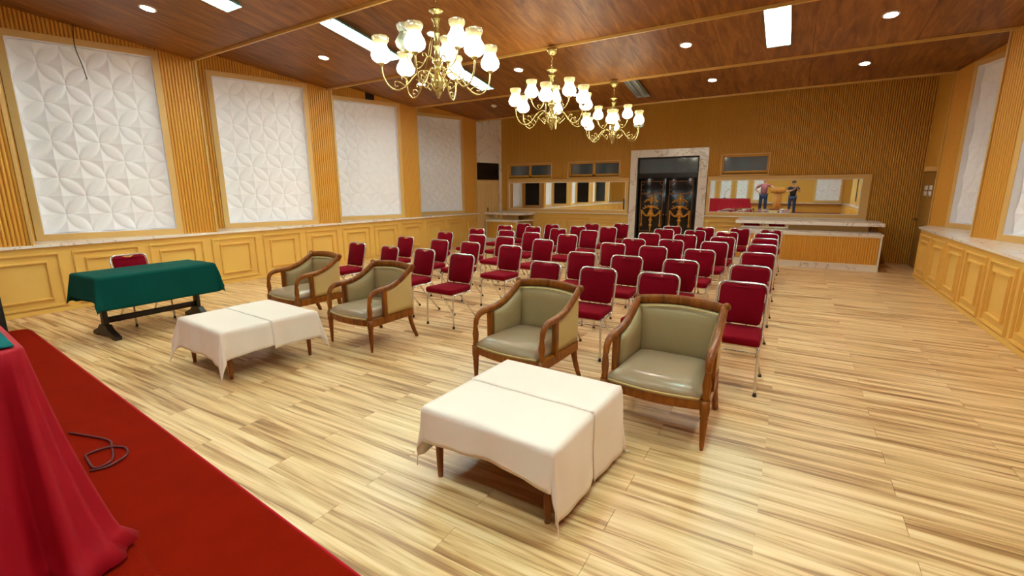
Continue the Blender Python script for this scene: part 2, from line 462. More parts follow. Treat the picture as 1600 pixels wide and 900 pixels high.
for k in range(-1, 4):
    A = Vector((-8.905, 2.235 + 2.512 * k + (.27 if k < 0 else 0)))
    bay(wall_left, plane_matrix(A, A + dL), False)
    if k < 3:
        tip = A + dL * BS; nxt = Vector((-8.905, 2.235 + 2.512 * (k + 1))) - dL * .27
        returns(wall_left, tuple(tip), tuple(nxt), False)
# slanted marble wall with double door in the far left corner
MD = plane_matrix((-8.25, 11.75), (-7.95, YB)); LD = math.hypot(.30, .93)
mw = MB(); mw.box(-.03, LD, 0, .05, 2.38, 3.95, MD); mw.box(LD - .1, LD, 0, .05, 0, 2.38, MD)
mw.build('marble_slab', 'marble', wall_left)
MG = plane_matrix((-8.905, 2.235 + 2.512 * 2), (-8.905 + .309, 2.235 + 2.512 * 2 + .951))
MB().box(.74, .95, -.056, -.03, 3.602, 3.80, MG).build('painted_hole', 'hole_shade', wall_left)  # solid dark box, its colour imitating the shade inside a cladding hole
door2 = struct(MB().box(-.02, LD - .1, .03, .07, 0, 2.38, MD).build('door_2', 'cream'))
MB().box(.0, LD - .12, -.004, .028, 1.88, 2.37, MD).build('transom_panel', 'black_gloss', door2)
for i in range(2):
    w = (LD - .12) / 2; lf = MB().box(i * w + .004, (i + 1) * w - .004, -.004, .028, .005, 1.86, MD).build('door_leaf', 'cream', door2)
    mb = MB(); mb.frame(i * w + .08, (i + 1) * w - .08, .95, 1.76, .018, -.016, -.004, MD); mb.frame(i * w + .13, (i + 1) * w - .13, 1.0, 1.71, .014, -.013, -.004, MD)
    mb.build('door_molding', 'cream', lf)
    if i == 0: MB().rbox(w - .05, w - .02, -.04, -.004, .92, 1.04, .008, 2, MD).build('door_handle', 'gold_line', lf)

# ------------------------------------------------------------------ right wall
wr = MB().prism([(XR, YS), (3.0, YS), (3.0, 11.5), (2.25, 11.5), (XR, 10.9)][::-1], 0, .86)
wr.box(3.1, 3.25, YS - .1, 12.9, 0, 4.06)
wall_right = struct(wr.build('wall_right', 'mustard'))
MB().prism([(XR - .035, YS), (3.0, YS), (3.0, 11.54), (2.22, 11.54), (XR - .035, 10.92)][::-1], .862, .896).build('sill', 'marble', wall_right)
MB().box(XR - .012, XR, YS, 10.9, .002, .06).build('skirting', 'mustard', wall_right)
for k in range(13):
    y0 = 10.03 - .888 * k
    if y0 < YS + .1: break
    o = obj('wainscot_panel', WP, 'mustard', wall_right); o.matrix_basis = plane_matrix((XR, y0 + .77), (XR, y0))
dR = Vector((.309, -.951)).normalized()
for k in range(-2, 4):
    T = Vector((2.23, 11.46 - 2.512 * (3 - k)))
    bay(wall_right, plane_matrix(T, T + dR), True, panel=k > -2, rib_from=-.27 if k > -2 else .75)
    if k < 3:
        T2 = Vector((2.23, 11.46 - 2.512 * (2 - k))); nxt = T2 + dR * (BS + .27)
        returns(wall_right, tuple(T), tuple(nxt), True)
# passage behind the wainscot end: ribbed side wall and flush olive door with switches
ribs(MB(), 11.52, YB, 1.90, 3.95, M=Matrix(((0, 1, 0, 2.22), (-1, 0, 0, 24.2), (0, 0, 1, 0), (0, 0, 0, 1))), back=.03).build('ribbed_cladding', 'rib_dark', wall_right, kind='stuff')
MB().box(2.22, 2.4, 11.5, YB, 0, 1.9).build('passage_board', 'olive_board', wall_right)
door3 = struct(MB().box(2.19, 2.22, 11.62, 12.6, .004, 1.86).build('door_3', 'olive_board'))
MB().rbox(2.12, 2.19, 12.48, 12.52, .93, .97, .01, 2).build('door_handle', 'gold_line', door3)
MB().box(2.02, 2.22, 11.50, 11.62, 1.88, 1.96).build('ledge', 'frame_tan', wall_right)

# ------------------------------------------------------------------ back wall
wall_back = struct(MB().box(-9.7, 3.2, YB + .12, YB + .3, 0, 4.06).build('wall_back', 'olive_board'))
def rb(x0, x1, z0, z1):
    M = Matrix.Translation((0, YB, 0))
    ribs(MB(), x0, x1, z0, z1, .04, .014, M, 0, .12).build('ribbed_cladding', 'rib_dark', wall_back, kind='stuff')
DX0, DX1 = -3.86, -1.92
rb(-7.95, DX0, 2.36, 3.95); rb(DX0, DX1, 2.58, 3.95); rb(DX1, 2.22, 2.40, 3.95)
rb(-7.95, -7.72, .93, 2.36); rb(-6.19, -5.70, 1.88, 2.36); rb(-4.13, DX0, 1.88, 2.36)
rb(DX1, -1.64, 1.88, 2.40); rb(-.57, 2.22, 1.88, 2.40); rb(1.36, 2.22, 0, 1.88)
MB().box(1.37, 2.2, YB - .022, YB - .012, 1.74, 1.756).build('cladding_joint', 'rib_dark', wall_back)
lo = MB().box(-7.95, DX0, YB, YB + .12, 0, .9); lo.build('wainscot_board', 'mustard', wall_back)
MB().box(DX1, 1.36, YB, YB + .12, 0, .9).build('wainscot_board', 'mustard', wall_back)
for x0, x1 in ((-7.95, DX0), (DX1, 1.36)):
    MB().box(x0, x1, YB - .05, YB + .12, .902, .928).build('sill', 'white_trim', wall_back)
for x in [-7.55 + .905 * i for i in range(4)] + [-1.8, -.9, 0]:
    o = obj('wainscot_panel', WP, 'mustard', wall_back); o.location = (x, YB, 0)
for i, (x0, x1, z0, z1, n) in enumerate(((-7.72, -6.19, 1.88, 2.36, 2), (-5.70, -4.13, 1.88, 2.36, 2), (-1.64, -.57, 1.88, 2.40, 1))):
    w = struct(MB().frame(x0 + .002, x1 - .002, z0 + .002, z1 - .002, .03, YB - .03, YB + .02).build('window_%d' % (i + 1), 'frame_tan'))
    ib = MB().frame(x0 + .032, x1 - .032, z0 + .032, z1 - .032, .04, YB + .03, YB + .10)
    if n == 2: ib.box((x0 + x1) / 2 - .035, (x0 + x1) / 2 + .035, YB + .03, YB + .10, z0 + .06, z1 - .06)
    ib.box(x0 + .06, x1 - .06, YB + .03, YB + .10, z0 + .05, z0 + .12)
    ib.build('sash', 'rib_dark', w)
    for q in range(n):
        a = x0 + .072 + q * ((x1 - x0) / 2 - .037); b = a + (x1 - x0 - .144 - (.07 if n == 2 else 0)) / n
        MB().box(a, b, YB + .075, YB + .085, z0 + .12, z1 - .072).build('pane', 'glass_reflect_tint', w)

# main door: marble surround, transom pane, two black leaves with gold ornament
door1 = struct(MB().box(-3.70, -2.12, YB + .06, YB + .11, 0, 2.42).build('door_1', 'black_gloss'))
sr = MB(); y0, y1 = YB - .035, YB + .119
MB().box(DX0, -3.675, y0, y1, 0, 2.58).build('marble_jamb', 'marble', door1)
MB().box(-2.13, DX1, y0, y1, 0, 2.58).build('marble_jamb', 'marble', door1)
MB().box(-3.674, -2.131, y0, y1, 2.39, 2.58).build('marble_lintel', 'marble', door1)
MB().frame(-3.673, -2.132, .0, 2.388, .035, YB + .0, YB + .058).build('door_frame', 'black_matte', door1)
MB().box(-3.638, -2.167, YB + .02, YB + .058, 1.86, 1.985).build('transom_rail', 'black_gloss', door1)
MB().box(-3.636, -2.169, YB + .036, YB + .046, 1.987, 2.35).build('transom_pane', 'glass_reflect_tint', door1)
for i in range(2):
    cx = (-3.272, -2.536)[i]; hw = .362
    lf = MB().rbox(cx - hw, cx + hw, YB + .03, YB + .058, .04, 1.855, .006, 1).build('door_leaf', 'black_gloss', door1)
    yl = YB + .03
    gl = MB(); a, b = cx - hw + .07, cx + hw - .07
    gl.frame(a, b, 1.47, 1.78, .012, yl - .006, yl); gl.frame(a, b, .47, 1.46, .012, yl - .006, yl); gl.frame(a, b, .1, .44, .012, yl - .006, yl)
    for sx in (-1, 1):
        for z, s in ((1.78, -1), (1.47, 1)):
            ex = cx + sx * (hw - .07)
            gl.tube([(ex - sx * .1 * math.cos(t), yl - .004, z + s * .1 * math.sin(t)) for t in [PI / 2 * q / 6 for q in range(7)]], .006, 6)
    gl.build('gold_line_inlay', 'gold_line', lf)
    og = MB()
    B = lambda x, z, rx, rz_: og.blob((cx + x, yl - .004, z), (rx, .014, rz_), 8, 4)
    B(0, 1.40, .035, .035); B(-.05, 1.385, .03, .025); B(.05, 1.385, .03, .025)
    B(0, 1.30, .05, .08); B(0, 1.22, .04, .03)
    for s in (-1, 1):
        B(s * .075, 1.31, .035, .022); B(s * .125, 1.27, .035, .02); B(s * .17, 1.245, .03, .016)
        og.tube(smooth_path([(cx + s * .03, yl - .004, 1.25), (cx + s * .1, yl - .004, 1.31), (cx + s * .16, yl - .004, 1.27), (cx + s * .19, yl - .004, 1.22)], 4), .012, 6)
        B(s * .07, 1.13, .05, .03); B(s * .13, 1.10, .045, .025); B(s * .185, 1.075, .035, .02); B(s * .16, 1.14, .022, .022)
        for q in range(7):      # swag
            t = q / 6; B(s * (.03 + .2 * t), .90 - .035 * math.sin(PI * t) + .10 * t * t, .032, .028)
        for q in range(6): B(s * .245, 1.0 - .06 * q, .026 - .001 * q, .04)      # tassel
        B(s * .245, .64, .034, .05)
    B(0, 1.10, .06, .07); B(0, 1.0, .07, .045); B(0, .93, .10, .05)
    for z, r in ((.84, .04), (.77, .06), (.70, .035), (.63, .05), (.56, .03), (.50, .02)): B(0, z, r, .045)
    og.build('gold_ornament', 'gold_leaf', lf)
    MB().lathe([(.0, -.02), (.018, -.018), (.018, .018), (0, .02)], 8, M=Matrix.Translation((cx + (hw - .03) * (1 if i == 0 else -1), yl - .02, .92))).build('door_handle', 'gold_line', lf)

# stage end wall behind the camera
wall_stage = struct(MB().box(-9.7, 3.2, YS - .15, YS, 0, 4.06).build('wall_stage', 'rib_ochre'))
for x0, n in ((-7.4, 1), (-6.6, 1), (-5.8, 1), (-5.05, 1), (-4.3, 1), (-3.5, 1), (-2.7, 1), (-1.9, 1), (.85, 2)):
    fr = MB().frame(x0 - .08, x0 + .5 * n + .08, .93, 3.6, .075, 0, .05, Matrix.Translation((0, YS, 0))).build('panel_frame', 'frame_tan', wall_stage)
    for i in range(n):
        for j in range(5):
            t = obj('relief_tile', TILE, None, fr); t.matrix_basis = Matrix.Translation((x0 + .5 * (i + 1), YS + .008, 1.02 + .5 * j)) @ Matrix.Rotation(PI, 4, 'Z')
MB().box(-9.5, 2.9, YS, YS + .16, .862, .896).build('sill', 'marble', wall_stage)

# ------------------------------------------------------------------ wall mirrors
def wall_mirror(x0, x1, gx0, gx1, label):
    t = thing('wall_mirror', label, 'mirror', ((x0 + x1) / 2, YB, .93), group='wide framed mirrors on the far wall')
    c = (x0 + x1) / 2; M = Matrix.Translation((-c, -YB, -.93))
    z0, z1, gz0, gz1 = .93, 1.875, 1.01, 1.785; ya, yb = YB - .05, YB - .001
    mb = MB(); mb.box(x0, x1, ya, yb, gz1, z1, M); mb.box(x0, x1, ya, yb, z0, gz0, M); mb.box(x0, gx0, ya, yb, gz0, gz1, M); mb.box(gx1, x1, ya, yb, gz0, gz1, M)
    mb.build('frame', 'frame_tan', t)
    MB().frame(gx0 - .002, gx1 + .002, gz0 - .002, gz1 + .002, .014, ya - .004, ya + .02, M).build('inner_bead', 'white_trim', t)
    MB().box(gx0 - .01, gx1 + .01, YB - .03, YB - .022, gz0 - .01, gz1 + .01, M).build('mirror_glass', 'mirror', t)
wall_mirror(-7.71, -3.88, -7.65, -3.96, 'long framed mirror on the far wall left of the black doors')
wall_mirror(-1.90, 1.36, -1.83, 1.21, 'long framed mirror behind the ribbed counter, right of the black doors')

# ------------------------------------------------------------------ counters
def counter(name, label, x0, x1, yf, ys, side_x1, top0):
    t = thing(name, label, 'counter', ((x0 + x1) / 2, (yf + YB) / 2, 0), group='marble edged counters along the far wall')
    c = t.location; M = Matrix.Translation((-c.x, -c.y, 0))
    yb = YB - .06
    MB().prism([(x0, yf + .02), (x1 - .01, yf + .02), (side_x1 - .01, yb), (x0, yb)], .1, top0, M).build('body', 'olive_board', t)
    MB().prism([(x0, yf + .012), (x1, yf + .012), (side_x1, yb), (x0, yb)], .0, .1, M).build('plinth', 'marble', t)
    MB().prism([(x0 - .01, yf), (x1 + .012, yf), (side_x1 + .012, yb), (x0 - .01, yb)], top0, top0 + .035, M).build('worktop', 'marble', t)
    MB().frame(x0, x1, .1, top0, .03, yf + .004, yf + .022, M).build('front_border', 'white_trim', t)
    f = ribs(MB(), x0 + .032, x1 - .032, .13, top0 - .03, .04, .012, M @ Matrix.Translation((0, yf + .019, 0)))
    f.build('ribbed_front', 'rib_ochre' if 'right' in label else 'rib_dark', t, kind='stuff')
    xm = x0 + .02 + (min(x1, side_x1) - .18 - x0) * .4
    MB().box(x0 + .02, xm, ys + .3, ys + .32, top0 + .035, .836, M).build('mirror_strip', 'mirror', t)
    MB().box(xm, min(x1, side_x1) - .16, ys + .3, ys + .32, top0 + .035, .836, M).build('reflection_board', 'cream', t)  # cream board painted in place of the side wall's reflection
    MB().prism([(x0 - .06, ys), (x1 + .06, ys), (side_x1 + .05, yb), (x0 - .06, yb)], .836, .90, M).build('upper_slab', 'marble', t)
    return t
counter('display_counter', 'long ribbed counter with white marble slab under the right mirror', -1.02, 1.50, 11.12, 11.5, 1.50, .68)
counter('display_counter', 'short olive corner counter with white marble slab under the left mirror', -8.10, -6.98, 11.98, 12.02, -6.78, .655)

# switch plates on the olive door
for i in range(2):
    for j in range(2):
        t = thing('light_switch', ('upper' if j else 'lower') + ' white switch plate on the olive door, ' + ('nearer the corner' if i else 'nearer the wainscot'), 'switch', (2.186, 11.78 + .36 * i, 1.47 + .11 * j), group='switch plates on the olive door')
        MB().rbox(-.012, 0, -.13, .13, -.045, .045, .004, 1).build('plate', 'white_plastic', t)
        MB().rbox(-.018, -.012, -.05, .05, -.022, .022, .002, 1).build('rocker', 'white_plastic', t)

# ------------------------------------------------------------------ stage
def sy(x, base): return base - .082 * (x + 6.7)
st = thing('stage_platform', 'low red carpeted stage with one broad step', 'stage', (-2.3, -.6, 0))
Mst = Matrix.Translation((2.3, .6, 0))
def slab_round(x0, x1, ybase, z0, z1, r):
    pts = [(x0, YS + .02), (x1, YS + .02), (x1, sy(x1, ybase))]
    ye = sy(x0, ybase)
    for q in range(7):
        a = PI / 2 * q / 6; pts.append((x0 + r - r * math.sin(a), ye - r + r * math.cos(a) - .082 * (r - r * math.sin(a))))
    return MB().prism(pts, z0, z1, Mst)
def slab_soft(x0, x1, ybase, z0, z1, r, name):
    o = slab_round(x0, x1, ybase, z0, z1, r).build(name, 'carpet_red', st)
    m = o.modifiers.new('edge', 'BEVEL'); m.width = .024; m.segments = 3; m.limit_method = 'ANGLE'
    return o
slab_soft(-6.62, XR - .04, 1.40, .0, .20, .1, 'step')
slab_soft(-6.2, XR - .045, .915, .19, .42, .06, 'platform')
MB().tube([(x + 2.3, sy(x, 1.40) + .6 - .006, .191) for x in (-6.48, -4, -2, 0, XR - .06)], .008, 6).build('edge_binding', 'binding_red', st)

cp = [(-3.44, .79), (-3.15, .865), (-3.04, .851), (-2.89, .80), (-2.853, .722), (-3.0, .735), (-3.062, .755), (-3.039, .837), (-2.974, .885), (-2.88, .86), (-2.831, .80), (-2.832, .753), (-2.86, .70)]
tag(MB().tube(smooth_path([(x, y, .206 + .006 * (i % 3 == 1)) for i, (x, y) in enumerate(cp)], 5), .006, 6).build('cable', 'cable_red'), 'thin dark red cable looped on the red stage step', 'cable')

# black loudspeaker at the stage end
sp = thing('loudspeaker', 'black loudspeaker box standing beside the red stage at the left edge', 'speaker', (-7.41, 1.16, 0), 0)
MB().rbox(-.2, .2, -.2, .2, 0, 1.1, .012, 2).build('cabinet', 'black_matte', sp)
MB().rbox(.196, .208, -.17, .17, .08, 1.02, .004, 1).build('grille', 'rubber', sp)
MB().tube(smooth_path([(-.06, .2, .9), (-.05, .225, .9), (.05, .225, .9), (.06, .2, .9)], 3), .01, 6).build('handle', 'rubber', sp)

# ------------------------------------------------------------------ draped cloth
def drape(hx, hy, top, dl, dr, df, db, res=.025, flare=.10, amp=.012, nf=7., floor_z=0., seed=0, lift=0., ulim=None, vlim=None, hem=None, tail=1.0, cflare=.14):
    rnd = random.Random(seed); ph = [rnd.uniform(0, 6.28) for _ in range(8)]
    hx += lift; hy += lift
    us = [-hx - dl + i * (2 * hx + dl + dr) / max(1, round((2 * hx + dl + dr) / res)) for i in range(round((2 * hx + dl + dr) / res) + 1)]
    vv = [-hy - df + i * (2 * hy + df + db) / max(1, round((2 * hy + df + db) / res)) for i in range(round((2 * hy + df + db) / res) + 1)]
    if ulim: us = [u for u in us if ulim[0] <= u <= ulim[1]]
    if vlim: vv = [v for v in vv if vlim[0] <= v <= vlim[1]]
    vs = []; fs = []
    for u in us:
        for v in vv:
            cx = min(max(u, -hx), hx); cy = min(max(v, -hy), hy); dx, dy = u - cx, v - cy; d = math.hypot(dx, dy)
            if d < 1e-6:
                wob = .0016 * (math.sin(9 * u + ph[0]) * math.sin(7 * v + ph[1]) + .6 * math.sin(23 * u - 4 * v + ph[2]))
                vs.append((u, v, top + lift + wob)); continue
            ux, uy = dx / d, dy / d
            ang = math.atan2(uy, ux); corner = min(abs(ux), abs(uy)) * 1.414
            t = (u if abs(dy) > abs(dx) else v)
            k = min(1., d / .22)
            w = amp * k * (math.sin(nf * t * 2.2 + ph[3]) + .55 * math.sin(nf * t * 4.7 + ph[4]))
            w += amp * 1.6 * k * corner * math.sin(ang * 6 + ph[5])
            if hem: d = d * hem(u, v)
            if corner > 0: d *= 1 + (tail - 1) * corner
            b = .014
            out = min(d, b) * .8 + (flare + cflare * corner) * d + w
            zz = top + lift - max(0, d - b * .35) * (.985 - .02 * corner)
            if zz < floor_z + .006:
                ex = floor_z + .006 - zz; zz = floor_z + .006 + .006 * (1 + math.sin(40 * t + ph[6])); out += ex * .55
            vs.append((cx + ux * out, cy + uy * out, zz))
    m = len(vv)
    for i in range(len(us) - 1):
        for j in range(m - 1):
            a = i * m + j; fs.append((a, a + m, a + m + 1, a + 1))
    return MB().add(vs, fs, True)
def skirt(hx, hy, top, bottom, flare=.13, amp=.036, waves=84, r=.03, seed=0, corner_out=.06, rows=14):
    rnd = random.Random(seed); per = []
    for (cx, cy, a0) in ((hx - r, hy - r, 0), (-hx + r, hy - r, PI / 2), (-hx + r, -hy + r, PI), (hx - r, -hy + r, 1.5 * PI)):
        for q in range(13):
            a = a0 + PI / 2 * q / 12; per.append((cx + r * math.cos(a), cy + r * math.sin(a), math.cos(a), math.sin(a), math.sin(2 * (a - a0))))
    pts = []
    for i, p in enumerate(per):
        pts.append(p); q = per[(i + 1) % len(per)]; L = math.hypot(q[0] - p[0], q[1] - p[1])
        k = int(L / .018)
        if L > .08:
            for j in range(1, k): t = j / k; pts.append((p[0] + (q[0] - p[0]) * t, p[1] + (q[1] - p[1]) * t, p[2], p[3], 0))
    n = len(pts); vs = []; fs = []; ph1, ph2 = rnd.uniform(0, 6), rnd.uniform(0, 6)
    for k in range(rows + 1):
        t = k / rows; h = top - (top - bottom - .008) * t; s = 0
        for i, (x, y, nx, ny, c) in enumerate(pts):
            if i: s += math.hypot(x - pts[i - 1][0], y - pts[i - 1][1]) + .012 * (c > 0)
            w = math.sin(s * waves * .42 + ph1) + .5 * math.sin(s * waves * .97 + ph2)
            foot = max(0, t - .9) / .1
            out = flare * (top - bottom) * t ** 1.15 + amp * t * w * (.35 if abs(ny) > .95 else 1.) + corner_out * c * t ** 2 + .03 * foot * foot + .004
            zz = h - (.006 if k == 0 else 0)
            vs.append((x + nx * out, y + ny * out, zz + .012 * foot * (1 + w) * .5))
    for k in range(rows):
        for i in range(n): fs.append((k * n + i, (k + 1) * n + i, (k + 1) * n + (i + 1) % n, k * n + (i + 1) % n))
    o = len(vs); vs += [(x, y, top) for x, y, *_ in pts]
    for i in range(n): fs.append((i, (i + 1) % n, o + (i + 1) % n, o + i))
    fs.append(tuple(o + i for i in range(n)))
    return MB().add(vs, fs, True)
def cloth_obj(mb, name, mat, parent=None, loc=(0, 0, 0), rz=0., th=.0025):
    o = mb.build(name, mat, parent, loc=loc, rz=rz)
    s = o.modifiers.new('thickness', 'SOLIDIFY'); s.thickness = th; s.offset = 1
    return o

# ------------------------------------------------------------------ low tables with white cloths
def coffee_table(x, y, hx, hy, top, rz, where, cl, ov, seed):
    t = thing('coffee_table', 'low brown wooden table under white cloths ' + where, 'table', (x, y, 0), rz, 'low tables in front of the armchairs')
    MB().rbox(-hx + .004, hx - .004, -hy + .004, hy - .004, top - .03, top - .002, .006, 1).build('tabletop', 'arm_wood', t)
    ap = MB()
    for s in (-1, 1):
        ap.box(-hx + .07, hx - .07, s * (hy - .06) - .01, s * (hy - .06) + .01, top - .1, top - .03); ap.box(s * (hx - .06) - .01, s * (hx - .06) + .01, -hy + .07, hy - .07, top - .1, top - .03)
    ap.build('apron', 'arm_wood', t)
    for a in (-1, 1):
        for b in (-1, 1):
            MB().lathe([(.014, 0), (.017, .05), (.024, .25), (.026, top - .03)], 10, (a * (hx - .055), b * (hy - .055), 0)).build('leg', 'arm_wood', t)
    c1 = cloth_obj(drape(hx, hy, top, seed=seed, **cl), 'tablecloth', 'cloth_white', None, (x, y, 0), rz)
    tag(c1, 'white tablecloth spread over the low table ' + where, 'tablecloth', 'white cloths on the low tables')
    c2 = cloth_obj(drape(hx, hy, top, seed=seed, lift=.004, **ov), 'overlay_cloth', 'cloth_white', None, (x, y, 0), rz, .002)
    tag(c2, 'second white cloth folded over the back half of the low table ' + where, 'tablecloth', 'white cloths on the low tables')
    return t
coffee_table(-1.185, 2.125, .395, .405, .43, -.045, 'nearest the camera', 
             dict(dl=.30, dr=.385, df=.215, db=.3, flare=.05, amp=.009, nf=6, tail=1.0, cflare=.07, hem=lambda u, v: 1 - .16 * max(0, 1 - (u / .40) ** 2) if v < -.405 else 1.0),
             dict(dl=.2, dr=.405, df=.2, db=.3, flare=.055, amp=.009, nf=6, cflare=.07, vlim=(-.0, .9)), 3)
coffee_table(-4.28, 2.345, .415, .415, .435, -.075, 'beside the green table',
             dict(dl=.27, dr=.25, df=.29, db=.24, flare=.10, amp=.010, nf=6, tail=1.12, hem=lambda u, v: 1 - .12 * max(0, 1 - (v / .415) ** 2) if u > .415 else (1 - .1 * max(0, 1 - (u / .415) ** 2) if v < -.415 else 1.0)),
             dict(dl=.2, dr=.255, df=.2, db=.24, flare=.105, amp=.010, nf=6, vlim=(-.04, .9)), 11)

# ------------------------------------------------------------------ green trestle table
gt = thing('trestle_table', 'dark wooden trestle table under the green cloth by the left wall', 'table', (-6.34, 2.39, 0), 0.02)
MB().rbox(-.29, .29, -.57, .57, .67, .698, .006, 1).build('tabletop', 'dark_wood', gt)
for s in (-1, 1):
    lg = MB().rbox(-.045, .045, s * .47 - .022, s * .47 + .022, .07, .67, .008, 2).build('leg', 'dark_wood', gt)
    pts = [(-.27, 0), (-.19, 0), (-.15, .025), (.15, .025), (.19, 0), (.27, 0), (.275, .035), (.24, .05), (.2, .065), (.13, .09), (.07, .14), (-.07, .14), (-.13, .09), (-.2, .065), (-.24, .05), (-.275, .035)]
    MB().prism(pts, -.03, .03, Matrix(((1, 0, 0, 0), (0, 0, 1, s * .47), (0, 1, 0, 0), (0, 0, 0, 1)))).build('foot', 'dark_wood', lg)
MB().rbox(-.016, .016, -.45, .45, .15, .215, .005, 1).build('stretcher', 'dark_wood', gt)
tag(cloth_obj(drape(.30, .58, .70, .33, .36, .27, .27, flare=.10, amp=.007, nf=4, tail=.82, seed=21), 'tablecloth', 'cloth_green', None, (-6.34, 2.39, 0), .02), 'dark green tablecloth draped over the trestle table', 'tablecloth')

# ------------------------------------------------------------------ head table on the stage
hx_, hy_, rz_ = 1.35, .33, -.09
hc = (-3.19, .153)
ht = thing('head_table', 'long table on the stage hidden under a red cloth', 'table', (hc[0], hc[1], .42), rz_)
MB().rbox(-hx_ + .01, hx_ - .01, -hy_ + .01, hy_ - .01, .675, .706, .006, 1).build('tabletop', 'dark_wood', ht)
for a in (-1, 1):
    for b in (-1, 1): MB().box(a * 1.25 - .025, a * 1.25 + .025, b * .25 - .025, b * .25 + .025, .001, .675).build('leg', 'dark_wood', ht)
tag(cloth_obj(skirt(hx_, hy_, 1.131, .42, seed=4), 'table_skirt', 'cloth_red', None, (hc[0], hc[1], 0), rz_), 'bright red cloth falling to the stage from the head table', 'tablecloth')
tc = MB().rbox(-hx_ + .012, hx_ - .012, -hy_ + .012, hy_ - .012, 1.1375, 1.1425, .002, 1).build('top_cloth', 'cloth_teal', None, loc=(hc[0], hc[1], 0), rz=rz_)
tag(tc, 'teal green cloth lying flat on top of the red head table', 'tablecloth')
mc = thing('table_microphone', 'black gooseneck microphone on the red head table, seen in the mirror', 'microphone', (-2.95, .12, 1.1436))
MB().lathe([(.05, 0), (.05, .015), (.03, .03), (.0, .032)], 14).build('base', 'black_matte', mc)
MB().tube(smooth_path([(0, 0, .03), (0, .0, .2), (.05, -.03, .33), (.14, -.06, .42)], 5), .006, 6).build('gooseneck', 'black_matte', mc)
MB().blob((.16, -.066, .435), (.024, .02, .02)).build('capsule', 'black_matte', mc)

# ------------------------------------------------------------------ banquet chairs
def lean(z): return -.095 * (1 - (z - .40) / .405)
def chair_proto():
    t = thing('banquet_chair', '', 'chair')
    def soft(x, y, z):
        k = 1 - .14 * max(0, (y + .25) / .2)
        return (x * k, y, z + .012 * (1 - (x / .21) ** 2) * (1 if z > .42 else 0))
    MB().rbox(-.205, .205, -.455, -.06, .392, .455, .024, 3, fn=soft).build('seat', 'red_fabric', t)
    out = []
    for i in range(7): a = PI / 2 * i / 6; out.append((.158 - .03 * math.cos(a) + .0 , .475 + .03 - .03 * math.sin(a)))
    out = [(.14, .472), (.158, .484), (.165, .51), (.170, .70)]
    for i in range(1, 7): a = PI / 2 * i / 6; out.append((.170 - .045 + .045 * math.cos(a), .745 + .045 * math.sin(a)))
    out += [(.075, .791), (.055, .786), (.035, .775), (0, .770)]
    full = out + [(-x, z) for x, z in reversed(out[:-1])]
    n = len(full); vs = []; cx, cz = 0, .63
    for (off, sc) in ((.014, .93), (.006, 1.0), (-.012, 1.0), (-.024, .93)):
        for x, z in full:
            zz = cz + (z - cz) * (sc * .3 + .7 if sc < 1 else 1); xx = x * sc
            vs.append((xx, lean(zz) + off - (.008 * (1 - (x / .17) ** 2) if off == -.024 else 0), zz))
    fs = [tuple(range(n)), tuple(range(4 * n - 1, 3 * n - 1, -1))]
    for k in range(3):
        for i in range(n): fs.append((k * n + i, k * n + n + i, k * n + n + (i + 1) % n, k * n + (i + 1) % n))
    MB().add(vs, fs, True).build('backrest', 'red_fabric', t)
    R = .0105
    half = [(.182, lean(.40) - .0, .392), (.186, lean(.5), .5), (.188, lean(.735), .735)]
    for i in range(1, 7): a = PI / 2 * i / 6; half.append((.188 - .055 + .055 * math.cos(a), lean(.745 + .055 * math.sin(a)), .745 + .055 * math.sin(a)))
    path = half + [(-x, y, z) for x, y, z in reversed(half)]
    MB().tube(path, R, 8).build('back_frame', 'chrome', t)
    br = MB()
    for z in (.455, ): br.tube([(-.18, lean(z), z), (.18, lean(z), z)], .006, 6)
    for x in (-.06, .06): br.tube([(x, lean(.45), .45), (x, lean(.48), .48)], .005, 6)
    br.build('back_bar', 'chrome', t)
    sf = MB()
    for s in (-1, 1): sf.tube(smooth_path([(s * .182, -.09, .40), (s * .19, -.14, .386), (s * .194, -.25, .384), (s * .194, -.36, .384)], 3), R, 8)
    sf.tube([(-.19, -.40, .381), (.19, -.40, .381)], .009, 6); sf.tube([(-.185, -.14, .381), (.185, -.14, .381)], .009, 6)
    sf.build('seat_frame', 'chrome', t)
    for s in (-1, 1):
        l = MB().tube(smooth_path([(s * .194, -.35, .384), (s * .195, -.395, .377), (s * .197, -.418, .345), (s * .199, -.425, .28), (s * .205, -.432, .012)], 3), R, 8).build('leg', 'chrome', t)
        MB().lathe([(.014, 0), (.015, .008), (.0125, .026), (0, .027)], 8, (s * .205, -.432, 0)).build('foot_cap', 'rubber', l)
        l = MB().tube([(s * .165, -.27, .378), (s * .178, -.12, .19), (s * .190, .03, .012)], R, 8).build('leg', 'chrome', t)
        MB().lathe([(.014, 0), (.015, .008), (.0125, .026), (0, .027)], 8, (s * .190, .03, 0)).build('foot_cap', 'rubber', l)
    MB().tube([(-.172, -.17, .255), (.172, -.17, .255)], .008, 6).build('stretcher', 'chrome', t)
    return t
K = (1.56 - .81) / (1.56 - .84)
